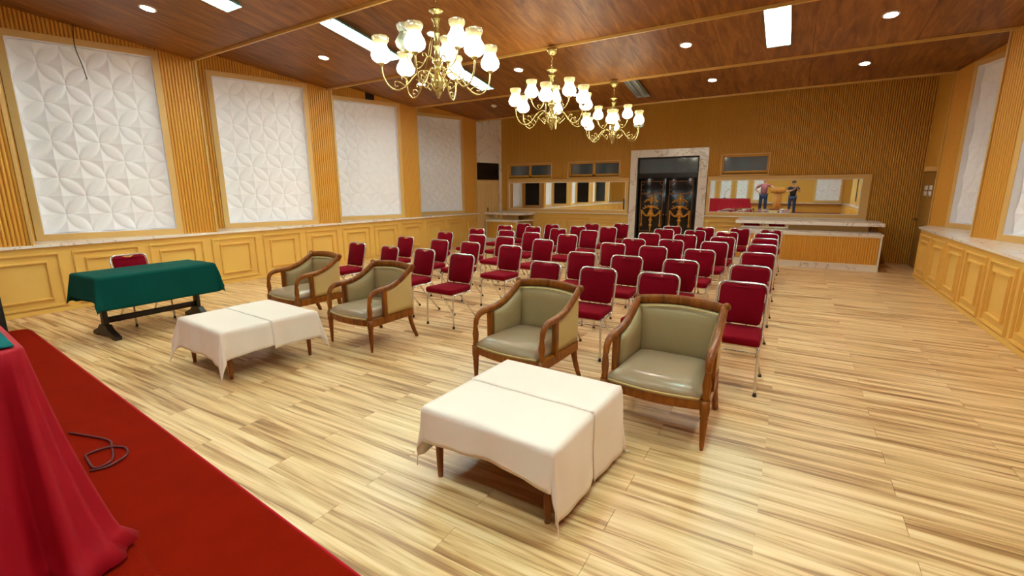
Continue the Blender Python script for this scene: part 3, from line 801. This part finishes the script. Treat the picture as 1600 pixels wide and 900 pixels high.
COLS = {'A': [(-5.313, 4.583), (-5.314, 5.567), (-5.311, 6.569), (-5.252, 7.467), (-5.21, 8.436), (-5.149, 9.134)],
        'B': [(-4.566, 4.48), (-4.528, 5.466), (-4.507, 6.416), (-4.533, 7.398), (-4.508, 8.389), (-4.455, 9.163)],
        'C': [(-3.963, 4.483), (-3.924, 5.414), (-3.911, 6.341), (-3.893, 7.196), (-3.845, 8.194), (-3.758, 8.95), (-3.77, 9.755)],
        'D': [(-3.258, 4.328), (-3.205, 5.334), (-3.169, 6.23), (-3.186, 7.156), (-3.186, 8.116), (-3.141, 9.03), (-3.204, 10.057)],
        'E': [(-2.138, 4.27), (-2.109, 5.167), (-2.106, 6.285), (-2.041, 7.039), (-2.078, 8.076), (-2.063, 9.074), (-2.081, 9.853)],
        'F': [(-1.538, 4.188), (-1.55, 5.124), (-1.527, 6.18), (-1.507, 7.141), (-1.484, 8.052), (-1.5, 9.033), (-1.456, 9.846)],
        'G': [(-.967, 4.173), (-.961, 5.094), (-.94, 6.113), (-.91, 7.139), (-.903, 7.964), (-.956, 8.948), (-.837, 9.911)],
        'H': [(-.284, 4.083), (-.3, 5.031), (-.302, 6.118), (-.311, 7.08), (-.326, 7.988), (-.348, 8.914), (-.311, 9.809)]}
POS = {'A': 'left block, wall side', 'B': 'left block, second from the wall', 'C': 'left block, second from the aisle', 'D': 'left block, beside the aisle',
       'E': 'right block, beside the aisle', 'F': 'right block, second from the aisle', 'G': 'right block, second from its outer side', 'H': 'right block, outermost on the right'}
ORD = ['first', 'second', 'third', 'fourth', 'fifth', 'sixth', 'seventh']
proto = chair_proto(); first = True
rj = random.Random(5)
for cn, lst in COLS.items():
    for i, (x, y) in enumerate(lst):
        o = proto if first else copy_tree(proto)
        first = False
        o.location = (x * K, y * K, 0); o.rotation_euler = (0, 0, -.06 + rj.uniform(-.05, .05))
        if cn in 'ABCD': o.rotation_euler.z -= .04
        tag(o, 'red banquet chair, %s row from the armchairs, %s' % (ORD[i], POS[cn]), 'chair', 'red banquet chairs in rows')
gc = copy_tree(proto); gc.location = (-6.97, 2.45, 0); gc.rotation_euler = (0, 0, PI / 2 + .05)
tag(gc, 'red banquet chair standing alone behind the green table', 'chair', 'red banquet chairs')

# ------------------------------------------------------------------ armchairs
def pad(mb, P, nrm, th, bulge, nu=10, nv=8):
    vs = []; fs = []
    for lay in (0, 1):
        for i in range(nu + 1):
            for j in range(nv + 1):
                u, v = i / nu, j / nv; p = Vector(P(u, v))
                if lay:
                    e = min(u, 1 - u, v, 1 - v); k = min(1, e / .08)
                    p = p + Vector(nrm(u, v) if callable(nrm) else nrm) * (th * (.55 + .45 * math.sqrt(max(0, 1 - (1 - k) ** 2))) + bulge * (1 - (2 * u - 1) ** 4) * (1 - (2 * v - 1) ** 4))
                vs.append(tuple(p))
    w = nv + 1; o = (nu + 1) * w
    for i in range(nu):
        for j in range(nv):
            a = i * w + j; fs.append((a, a + 1, a + w + 1, a + w)); fs.append((o + a, o + a + w, o + a + w + 1, o + a + 1))
    for i in range(nu): fs.append((i * w, (i + 1) * w, o + (i + 1) * w, o + i * w)); fs.append((i * w + nv, o + i * w + nv, o + (i + 1) * w + nv, (i + 1) * w + nv))
    for j in range(nv): fs.append((j, o + j, o + j + 1, j + 1)); fs.append((nu * w + j, nu * w + j + 1, o + nu * w + j + 1, o + nu * w + j))
    return mb.add(vs, fs, True)
ARM = [(-.575, .50), (-.568, .545), (-.53, .583), (-.47, .598), (-.40, .603), (-.31, .612), (-.20, .645), (-.09, .705), (-.0, .765)]
def arm_z(y):
    for (y0, z0), (y1, z1) in zip(ARM[2:], ARM[3:]):
        if y <= y1: return z0 + (z1 - z0) * (y - y0) / (y1 - y0)
    return .765
def side_x(y): return .315 - .02 * (y + .57) / .57
def armchair_proto():
    t = thing('armchair', '', 'armchair')
    rl = MB()
    for s in (-1, 1): rl.prism([(s * .335, -.56), (s * .295, -.56), (s * .262, -.0), (s * .302, -.0)][::s], .255, .328)
    fr = [(x, -.59 - .045 * (1 - (x / .30) ** 2)) for x in [-.30 + .06 * i for i in range(11)]]
    rl.prism(fr + [(x, y + .035) for x, y in reversed(fr)], .262, .325); rl.prism([(-.28, -.03), (.28, -.03), (.28, .005), (-.28, .005)], .255, .328)
    rl.build('seat_frame', 'arm_wood', t)
    for s in (-1, 1):
        MB().lathe([(.010, 0), (.014, .03), (.019, .12), (.023, .185), (.019, .195), (.025, .205), (.025, .215), (.021, .222), (.027, .235), (.029, .262), (.029, .33)], 12, (s * .318, -.585, 0)).build('leg', 'arm_wood', t)
        MB().lathe([(.028, .33), (.020, .338), (.026, .348), (.019, .358), (.024, .40), (.026, .425), (.020, .47), (.016, .50), (.019, .512)], 12, (s * .318, -.582, 0)).build('arm_post', 'arm_wood', t)
        MB().tube(smooth_path([(s * .275, -.03, .30), (s * .278, -.02, .2), (s * .285, .012, .09), (s * .292, .05, .001)], 4), [.030] * 5 + [.027] * 4 + [.024] * 3 + [.02], 4, flat=(1, 1)).build('leg', 'arm_wood', t)
        MB().tube(smooth_path([(s * (side_x(y) + .003), y, z) for y, z in ARM], 3), [.020 + .008 * min(1, i / 8) for i in range(25)], 10, flat=(1.0, .95)).build('arm', 'arm_wood', t)
        MB().box(s * .318 - .018, s * .318 + .018, -.415, -.375, .32, .61).build('upright', 'arm_wood', t)
        sp_ = MB()
        pad(sp_, lambda u, v: (s * (side_x(-.38 + .38 * u) - .004), -.38 + .38 * u, .33 + (arm_z(-.38 + .38 * u) - .012 - .33) * v), (s, 0, 0), .010, .006, 10, 6)
        sp_.build('outer_side', 'leather_side', t)
        sp_ = MB()
        pad(sp_, lambda u, v: (s * (side_x(-.37 + .37 * u) - .006), -.37 + .37 * u, .33 + (arm_z(-.37 + .37 * u) - .03 - .33) * v), (-s, 0, 0), .028, .016, 10, 6)
        sp_.build('side_cushion', 'leather_back', t)
    bx = lambda u: (u - .5) * 2 * .285
    bow = lambda x: .045 * (1 - (x / .30) ** 2)
    tz = lambda x: .765 + .022 * (1 - (x / .31) ** 2)
    b = MB(); pad(b, lambda u, v: (bx(u), -.012 + bow(bx(u)), .33 + (tz(bx(u)) - .045 - .33) * v), (0, -1, 0), .03, .02, 12, 8); b.build('back_cushion', 'leather_back', t)
    b = MB(); pad(b, lambda u, v: (bx(u), -.010 + bow(bx(u)), .33 + (tz(bx(u)) - .04 - .33) * v), (0, 1, 0), .014, .006, 12, 8); b.build('outer_back', 'leather_side', t)
    MB().tube([(x, bow(x) * .95 + .0, tz(x) - .012) for x in [-.31 + .031 * i for i in range(21)]], .034, 10, flat=(.62, 1.1)).build('top_rail', 'arm_wood', t)
    for s in (-1, 1): MB().blob((s * .312, .003, .775), (.028, .03, .03)).build('corner_ear', 'arm_wood', t)
    pp = MB().tube([(x, -.046 + bow(x), tz(x) - .052) for x in [-.275 + .0275 * i for i in range(21)]], .005, 6)
    pp.build('piping', 'leather_side', t)
    def seat(u, v):
        w = .292 - .02 * v; x = (u - .5) * 2 * w
        return (x, -.60 + .585 * v - .04 * (1 - (x / .3) ** 2) * (1 - v), .322)
    sc = MB(); pad(sc, seat, (0, 0, 1), .066, .030, 14, 12); so = sc.build('seat', 'leather_seat', t)
    MB().tube([(x, -.602 - .042 * (1 - (x / .3) ** 2), .338) for x in [-.285 + .0285 * i for i in range(21)]], .006, 6).build('piping', 'leather_side', so)
    return t
ap = armchair_proto()
AC = [(-3.70, 3.63, -.06, 'olive leather armchair with wooden arms, second from the left of the four'),
      (-5.03, 3.80, -.10, 'olive leather armchair with wooden arms standing farthest left of the four'),
      (-1.73, 3.49, -.10, 'taupe leather armchair with wooden arms, third from the left of the four'),
      (-.635, 3.40, -.03, 'olive leather armchair with wooden arms nearest the camera, rightmost of the four')]
for i, (x, y, a, lb) in enumerate(AC):
    o = ap if i == 0 else copy_tree(ap)
    o.location = (x, y, 0); o.rotation_euler = (0, 0, a); tag(o, lb, 'armchair', 'armchairs behind the low white tables')

# ------------------------------------------------------------------ chandeliers
SH = [(.022, 0), (.055, .008), (.088, .035), (.098, .07), (.088, .105), (.066, .14), (.058, .165)]
RIM = [(.058, .165), (.066, .185), (.077, .205), (.079, .225), (.074, .24)]
shade_me = MB().lathe(SH, 20).mesh('shade')
rim_me = MB().lathe(RIM, 24, scallop=[0, .01, .03, .05, .06]).mesh('shade_rim')
shade_off_me = shade_me.copy(); rim_off_me = rim_me.copy()
def chandelier(x, y, label, rot, off, up=0.):
    zc = ZL - .034
    t = thing('chandelier', label, 'chandelier', (x, y, zc), rot, 'brass chandeliers with glass shades')
    # all heights are given above the floor and shifted to the canopy
    M = Matrix.Translation((0, 0, -zc + up)); Mc = Matrix.Translation((0, 0, -zc))
    MB().lathe([(.0, zc - .085), (.03, zc - .08), (.05, zc - .06), (.075, zc - .03), (.08, zc)], 18, M=Mc).build('canopy', 'brass', t)
    ch = MB(); nl = 6 - round(up / .03)
    for i in range(nl):
        z = zc - .09 - i * .03; c = []
        for q in range(10):
            a = 2 * PI * q / 10; w = .011 * math.cos(a); h = .02 * math.sin(a)
            c.append((w, 0, z + h) if i % 2 == 0 else (0, w, z + h))
        ch.tube(c, .0035, 6, closed=True, M=Mc)
    ch.build('chain', 'brass', t)
    MB().lathe([(.0, 3.27), (.02, 3.265), (.07, 3.255), (.074, 3.24), (.03, 3.225), (.022, 3.20), (.045, 3.18), (.046, 3.165), (.026, 3.14), (.024, 3.05), (.034, 3.04), (.026, 3.03), (.026, 2.93), (.036, 2.92), (.028, 2.91), (.028, 2.82), (.05, 2.80), (.055, 2.77), (.035, 2.75), (.028, 2.72), (.03, 2.68)], 14, M=M).build('stem', 'brass', t)
    MB().lathe([(.03, 2.68), (.045, 2.64), (.07, 2.60), (.075, 2.575), (.055, 2.55), (.06, 2.53), (.04, 2.50), (.025, 2.48), (.03, 2.465), (.012, 2.45), (.018, 2.435), (.0, 2.42)], 14, M=M).build('hub', 'brass', t)
    n = 0
    for tier, cnt, R in ((0, 6, .55), (1, 3, .31)):
        for i in range(cnt):
            a = 2 * PI * (i + (.5 if tier else 0)) / cnt
            Mr = M @ Matrix.Rotation(a, 4, 'Z')
            if tier == 0:
                path = [(.04, 0, 2.60), (.09, 0, 2.67), (.16, 0, 2.685), (.24, 0, 2.625), (.32, 0, 2.53), (.41, 0, 2.485), (.49, 0, 2.52), (.54, 0, 2.61), (.55, 0, 2.71)]
                zs = 2.72
                scr = [[(.22, 0, 2.60), (.17, 0, 2.56), (.12, 0, 2.52), (.10, 0, 2.56), (.13, 0, 2.59), (.15, 0, 2.57)], [(.33, 0, 2.525), (.38, 0, 2.56), (.43, 0, 2.56), (.43, 0, 2.52), (.40, 0, 2.525)], [(.30, 0, 2.56), (.33, 0, 2.60), (.36, 0, 2.61), (.36, 0, 2.585)]]
            else:
                path = [(.03, 0, 2.77), (.07, 0, 2.82), (.11, 0, 2.81), (.15, 0, 2.74), (.20, 0, 2.70), (.26, 0, 2.73), (.30, 0, 2.79), (.31, 0, 2.84)]
                zs = 2.85
                scr = [[(.14, 0, 2.75), (.19, 0, 2.765), (.22, 0, 2.75), (.20, 0, 2.73)], [(.10, 0, 2.81), (.12, 0, 2.85), (.15, 0, 2.845), (.14, 0, 2.82)]]
            ar = MB().tube(smooth_path(path, 4), .0085 if tier == 0 else .0075, 7, M=Mr).build('arm', 'brass', t)
            for p in scr: MB().tube(smooth_path(p, 4), .0055, 6, M=Mr).build('scroll', 'brass', ar)
            px, py = R * math.cos(a), R * math.sin(a)
            MB().lathe([(.008, -.02), (.02, -.015), (.03, -.002), (.034, .004), (.02, .01), (.0, .012)], 12, (px, py, zs - zc + up)).build('cup', 'brass', ar)
            lit = n not in off; n += 1
            s = obj('shade', shade_me if lit else shade_off_me, 'shade_lit' if lit else 'shade_off', t, (px, py, zs - zc + .006 + up))
            obj('shade_rim', rim_me if lit else rim_off_me, 'shade_rim' if lit else 'shade_off', s, (0, 0, 0))
    for i in range(3):
        a = 2 * PI * i / 3; MB().tube([(.03 * math.cos(a), .03 * math.sin(a), 3.18), (.2 * math.cos(a), .2 * math.sin(a), 2.74)], .0025, 5, M=M).build('support_wire', 'brass', t)
    return t
chandelier(-3.25, edge_y(3, -3.25), 'brass chandelier with glass shades nearest the camera, largest of the three', .84, (7,), .06)
chandelier(-3.18, edge_y(4, -3.18), 'brass chandelier with glass shades hanging between the other two', .84, ())
chandelier(-3.12, edge_y(5, -3.12), 'brass chandelier with glass shades nearest the far wall, smallest of the three', .80, (0,))

# ------------------------------------------------------------------ fluorescent fixtures
def slope_at(j, x): return (ZL - ZH) / (edge_y(j + 1, x) - edge_y(j, x))
def fixture(x, j, y0, y1, lit, label):
    ym = (y0 + y1) / 2; sl = slope_at(j, x); z = ceil_z(x, ym)
    t = thing('fluorescent_fixture', label, 'ceiling light', (x, ym, z)); t.rotation_euler = (math.atan(sl), 0, 0); t['group'] = 'fluorescent ceiling fixtures'
    L = (y1 - y0) / 2; w = .15
    mk = lambda: MB()
    MB().add([(-w * .6, -L, -.002), (w * .6, -L, -.002), (w, -L, -.06), (-w, -L, -.06), (-w * .6, L, -.002), (w * .6, L, -.002), (w, L, -.06), (-w, L, -.06)],
             [(0, 1, 5, 4), (1, 2, 6, 5), (0, 4, 7, 3), (0, 3, 2, 1), (4, 5, 6, 7)]).build('reflector', 'reflector' if lit else 'fixture_off', t)
    MB().box(-.03, .03, -L + .03, L - .03, -.03, -.004).build('ballast', 'fixture' if lit else 'fixture_off', t)
    for s in (-1, 1):
        tb = MB().tube([(s * .065, -L + .05, -.045), (s * .065, L - .05, -.045)], .017, 10).build('tube', 'tube_lit' if lit else 'tube_off', t)
        e = MB()
        for q in (-1, 1): e.box(s * .065 - .014, s * .065 + .014, q * (L - .045) - .012, q * (L - .045) + .012, -.062, -.006)
        e.build('lamp_holder', 'fixture', tb)
fixture(-5.68, 3, 4.62, 5.93, True, 'lit fluorescent fixture above the second relief panel, left of the nearest chandelier')
fixture(-5.66, 4, 7.25, 8.52, True, 'lit fluorescent fixture seen behind the nearest chandelier, third ceiling bay')
fixture(-5.75, 2, 2.1, 3.44, True, 'lit fluorescent fixture cut by the top edge of the picture at left')
fixture(-.43, 4, 7.0, 8.3, True, 'lit fluorescent fixture at the top of the picture on the right')
fixture(-3.14, 5, 9.75, 11.02, False, 'unlit grey fluorescent fixture in the last ceiling bay before the far wall')
fixture(-.43, 2, 2.05, 3.4, True, 'lit fluorescent fixture above the floor right of the nearest low table')
fixture(-3.1, 1, -.55, .85, True, 'lit fluorescent fixture over the head table on the stage')
fixture(-.43, 1, -.55, .85, True, 'lit fluorescent fixture over the front of the stage, right side')

# ------------------------------------------------------------------ recessed downlights
def downlight(x, y, where, power=1.):
    z = ceil_z(x, y); j = max(i for i in range(len(EDGE)) if edge_y(i, x) <= y); al = math.atan(slope_at(j, x))
    t = thing('downlight', 'lit downlight ' + where, 'ceiling light', (x, y, z)); t.rotation_euler = (al, 0, 0); t['group'] = 'round downlights in the ceiling'
    MB().lathe([(.07, -.004), (.077, -.012), (.092, -.008), (.095, 0)], 20).build('trim_ring', 'white_plastic', t)
    MB().lathe([(.0, -.006), (.07, -.006)][::-1], 18).build('lens', 'downlight_lens', t)
    ld = bpy.data.lights.new('downlight_beam', 'SPOT'); ld.energy = L_SPOT * power; ld.color = (1., .90, .78); ld.spot_size = 2.0; ld.spot_blend = .8; ld.shadow_soft_size = .05
    lo_ = bpy.data.objects.new('downlight_beam', ld); COL.objects.link(lo_); lo_.parent = t; lo_.location = (0, 0, -.03)
NAMES = {-6.94: 'nearest the left wall', -4.6: 'left of the chandeliers', -1.66: 'right of the chandeliers', .8: 'nearest the right wall'}
ROWS = [(3.06, 'in the bay of the nearest chandelier'), (5.55, 'in the second ceiling bay'), (7.95, 'in the third ceiling bay'), (10.6, 'in the last bay before the far wall'), (.55, 'over the stage front')]
for x, nm in NAMES.items():
    for y, rn in ROWS:
        if x == -6.94 and y > 10: continue
        if y == 3.06 and x in (-4.6, -1.66): continue
        downlight(x, y, nm + ', ' + rn, 1.0)
sd = thing('smoke_detector', 'small unlit white disc on the ceiling in the last bay near the left wall', 'smoke detector', (-6.94, 10.72, ceil_z(-6.94, 10.72))); sd.rotation_euler = (math.atan(slope_at(5, -6.94)), 0, 0)
MB().lathe([(.0, -.035), (.05, -.035), (.07, -.02), (.075, 0)], 18).build('housing', 'white_plastic', sd)
MB().lathe([(.0, -.045), (.02, -.043), (.024, -.034)], 12).build('sensor', 'white_plastic', sd)

# thin dark wire hanging over the first relief panel
tag(MB().tube(smooth_path([(-8.50, 2.83, 3.74), (-8.60, 2.84, 3.5), (-8.58, 2.88, 3.25), (-8.57, 2.90, 3.08)], 4), .006, 5).build('hanging_wire', 'black_matte'), 'thin dark wire dangling over the first relief panel at left', 'wire')

# ------------------------------------------------------------------ lectern and the two people on the stage (seen in the mirror)
lc = thing('lectern', 'ochre wooden lectern on the stage, seen in the right mirror', 'lectern', (-.72, -.62, .42))
MB().rbox(-.16, .16, -.14, .14, .04, 1.0, .008, 1).build('column', 'lectern_wood', lc)
MB().rbox(-.26, .26, -.22, .22, 0, .05, .01, 1).build('base', 'lectern_wood', lc)
MB().rbox(-.29, .29, -.2, .2, 0, .2, .01, 1, M=Matrix.Translation((0, 0, 1.0)) @ Matrix.Rotation(-.16, 4, 'X')).build('desk', 'lectern_wood', lc)

def skinned(name, chains, mat, parent=None, sub=1):
    """chains: lists of (x, y, z, r) joined where positions coincide"""
    vs = []; rs = []; es = []; idx = {}
    for ch in chains:
        prev = None
        for x, y, z, r in ch:
            k = (round(x, 4), round(y, 4), round(z, 4))
            if k not in idx: idx[k] = len(vs); vs.append((x, y, z)); rs.append(r)
            if prev is not None and prev != idx[k]: es.append((prev, idx[k]))
            prev = idx[k]
    me = bpy.data.meshes.new(name); me.from_pydata(vs, es, []); me.update()
    o = obj(name, me, mat, parent)
    m = o.modifiers.new('skin', 'SKIN'); m.use_smooth_shade = True
    sv = me.skin_vertices[0].data
    for i, r in enumerate(rs): sv[i].radius = (r, r) if not isinstance(r, tuple) else r
    sv[0].use_root = True
    s = o.modifiers.new('sub', 'SUBSURF'); s.levels = sub; s.render_levels = sub
    return o

def person(label, ox, oy, oz, H, shirt, trous, arms, legs, headdir, hands, cap=False):
    k = H / 1.70
    S = lambda p: (ox + p[0] * k, oy + p[1] * k, oz + p[2] * k, p[3] * k)
    pel = (0, 0, .90, .15)
    torso = [pel, (0, 0, 1.06, .155), (0, .0, 1.22, .17), (0, -.0, 1.36, .135), (0, 0, 1.43, .06)]
    head = [(0, 0, 1.43, .06), (0, .012, 1.49, .052), (0, .02, 1.55, .075), (0, .015, 1.62, .088), (0, .01, 1.675, .06)]
    # shirt is kept a little outside the body
    body = [[S(p) for p in head]]
    body[0] = [S((0, 0, 1.38, .05))] + body[0]
    sh = [[S(p) for p in torso[:-1]] + [S((0, 0, 1.42, .075))]]
    tr = []
    for s, a in zip((-1, 1), arms):
        sho, elb, wri = a
        body.append([S((0, 0, 1.38, .05)), S((s * .10, 0, 1.37, .05)), S(sho + (.05,)), S(elb + (.044,)), S(wri + (.031,))])
        mid = tuple(.35 * x + .65 * y for x, y in zip(sho, elb))
        sh.append([S(torso[3]), S((s * .11, 0, 1.37, .07)), S(sho + (.078,)), S(mid + (.07,))])
    for s, l in zip((-1, 1), legs):
        hip, kn, an = l
        tr.append([S((0, 0, .93, .155)), S(hip + (.108,)), S(kn + (.078,)), S(an + (.062,))])
    root = skinned('person', body, 'skin', None, 2)
    tag(root, label, 'person')
    skinned('shirt', sh, shirt, root, 2); skinned('trousers', tr, trous, root, 2)
    hd = MB(); c = Vector(S((0, .012, 1.61, 0))[:3]); d = Vector(headdir).normalized(); r_ = Vector((d.y, -d.x, 0)).normalized()
    hr = MB()
    hr.blob(tuple(c - d * .012 * k + Vector((0, 0, .032 * k))), (.098 * k, .104 * k, .085 * k), 14, 8)
    hr.build('cap' if cap else 'hair', 'hair', root)
    fc = MB()
    for s in (-1, 1): fc.blob(tuple(c + d * .083 * k + r_ * (s * .032 * k) + Vector((0, 0, -.005))), (.011 * k, .008 * k, .006 * k), 6, 4)
    fc.build('eyes', 'shoe', root)
    ns = MB(); ns.blob(tuple(c + d * .095 * k + Vector((0, 0, -.03 * k))), (.013 * k, .018 * k, .022 * k), 8, 5)
    for s in (-1, 1): ns.blob(tuple(c + r_ * (s * .09 * k) + Vector((0, 0, -.02 * k))), (.014 * k, .02 * k, .03 * k), 8, 5)
    ns.build('nose_and_ears', 'skin', root)
    mo = MB(); mo.blob(tuple(c + d * .085 * k + Vector((0, 0, -.062 * k))), (.022 * k, .01 * k, .006 * k), 8, 4); mo.build('mouth', 'plaid', root)
    for (p, dirv, side) in hands:      # palm and five fingers
        P = Vector(S(p + (0,))[:3]); dv = Vector(dirv).normalized(); sd_ = Vector(side).normalized(); nr = dv.cross(sd_)
        h = MB(); h.tube([P - dv * .015, P + dv * .03, P + dv * .075], [.024, .036, .034], 10, flat=(1, .45))
        for q in range(4):
            b = P + dv * .07 + sd_ * (.026 - .0175 * q); L = (.062, .07, .066, .05)[q]
            h.tube([b, b + dv * L * .5 + nr * .004, b + dv * L * .8 + nr * .02, b + dv * L * .85 + nr * .035], [.0085, .008, .0075, .006], 6)
        b = P + dv * .02 + sd_ * .03
        h.tube([b, b + sd_ * .028 + dv * .022, b + sd_ * .034 + dv * .05 + nr * .008], [.011, .010, .008], 6)
        h.build('hand', 'skin', root)
    for s, l in zip((-1, 1), legs):
        a = Vector(S(l[2] + (0,))[:3])
        MB().rbox(-.045, .045, -.09, .17, -.0, .085, .03, 3, M=Matrix.Translation((a.x, a.y, oz))).build('shoe', 'shoe', root)
    return root
LEGS = [((-.09, 0, .86), (-.11, .02, .48), (-.12, 0, .06)), ((.09, 0, .86), (.11, .02, .48), (.12, 0, .06))]
# photographer: both hands bring the phone in front of the chest
HP = 1.52; kp = HP / 1.70; zc_ = (EYE - .42) / kp
person('person in black shirt and dark trousers photographing with a phone, seen in the mirror', -.10, -.36, .42, HP, 'shirt_black', 'denim',
       [((-.19, 0, 1.36), (-.27, .13, 1.14), (.00, .30, zc_ - .03)), ((.19, 0, 1.36), (.30, .13, 1.14), (.22, .30, zc_ - .03))], LEGS, (0, 1, -.1),
       [((.00, .30, zc_ - .03), (.35, .55, .3), (0, -.2, 1)), ((.22, .30, zc_ - .03), (-.35, .55, .3), (0, -.2, 1))], cap=True)
ph = thing('smartphone', 'dark smartphone held up by the photographer in black', 'phone', (0, -.034, EYE))
MB().rbox(-.08, .08, -.008, 0, -.038, .038, .004, 2).build('phone_body', 'black_gloss', ph)
MB().rbox(-.074, .074, -.0095, -.008, -.034, .034, .0006, 1).build('screen', 'screen_dark', ph)
# man in plaid shirt leaning one hand on the lectern, the other on his hip
person('person in red plaid shirt and jeans leaning on the lectern, seen in the mirror', -1.32, -.66, .42, 1.68, 'plaid', 'denim',
       [((-.19, 0, 1.36), (-.40, -.06, 1.16), (-.19, .09, 1.0)), ((.19, 0, 1.36), (.36, .05, 1.26), (.46, .12, 1.22))], LEGS, (.1, 1, 0),
       [((-.19, .09, 1.0), (.5, .4, -.6), (.3, .5, .6)), ((.46, .12, 1.22), (.8, .3, -.1), (0, 1, 0))])
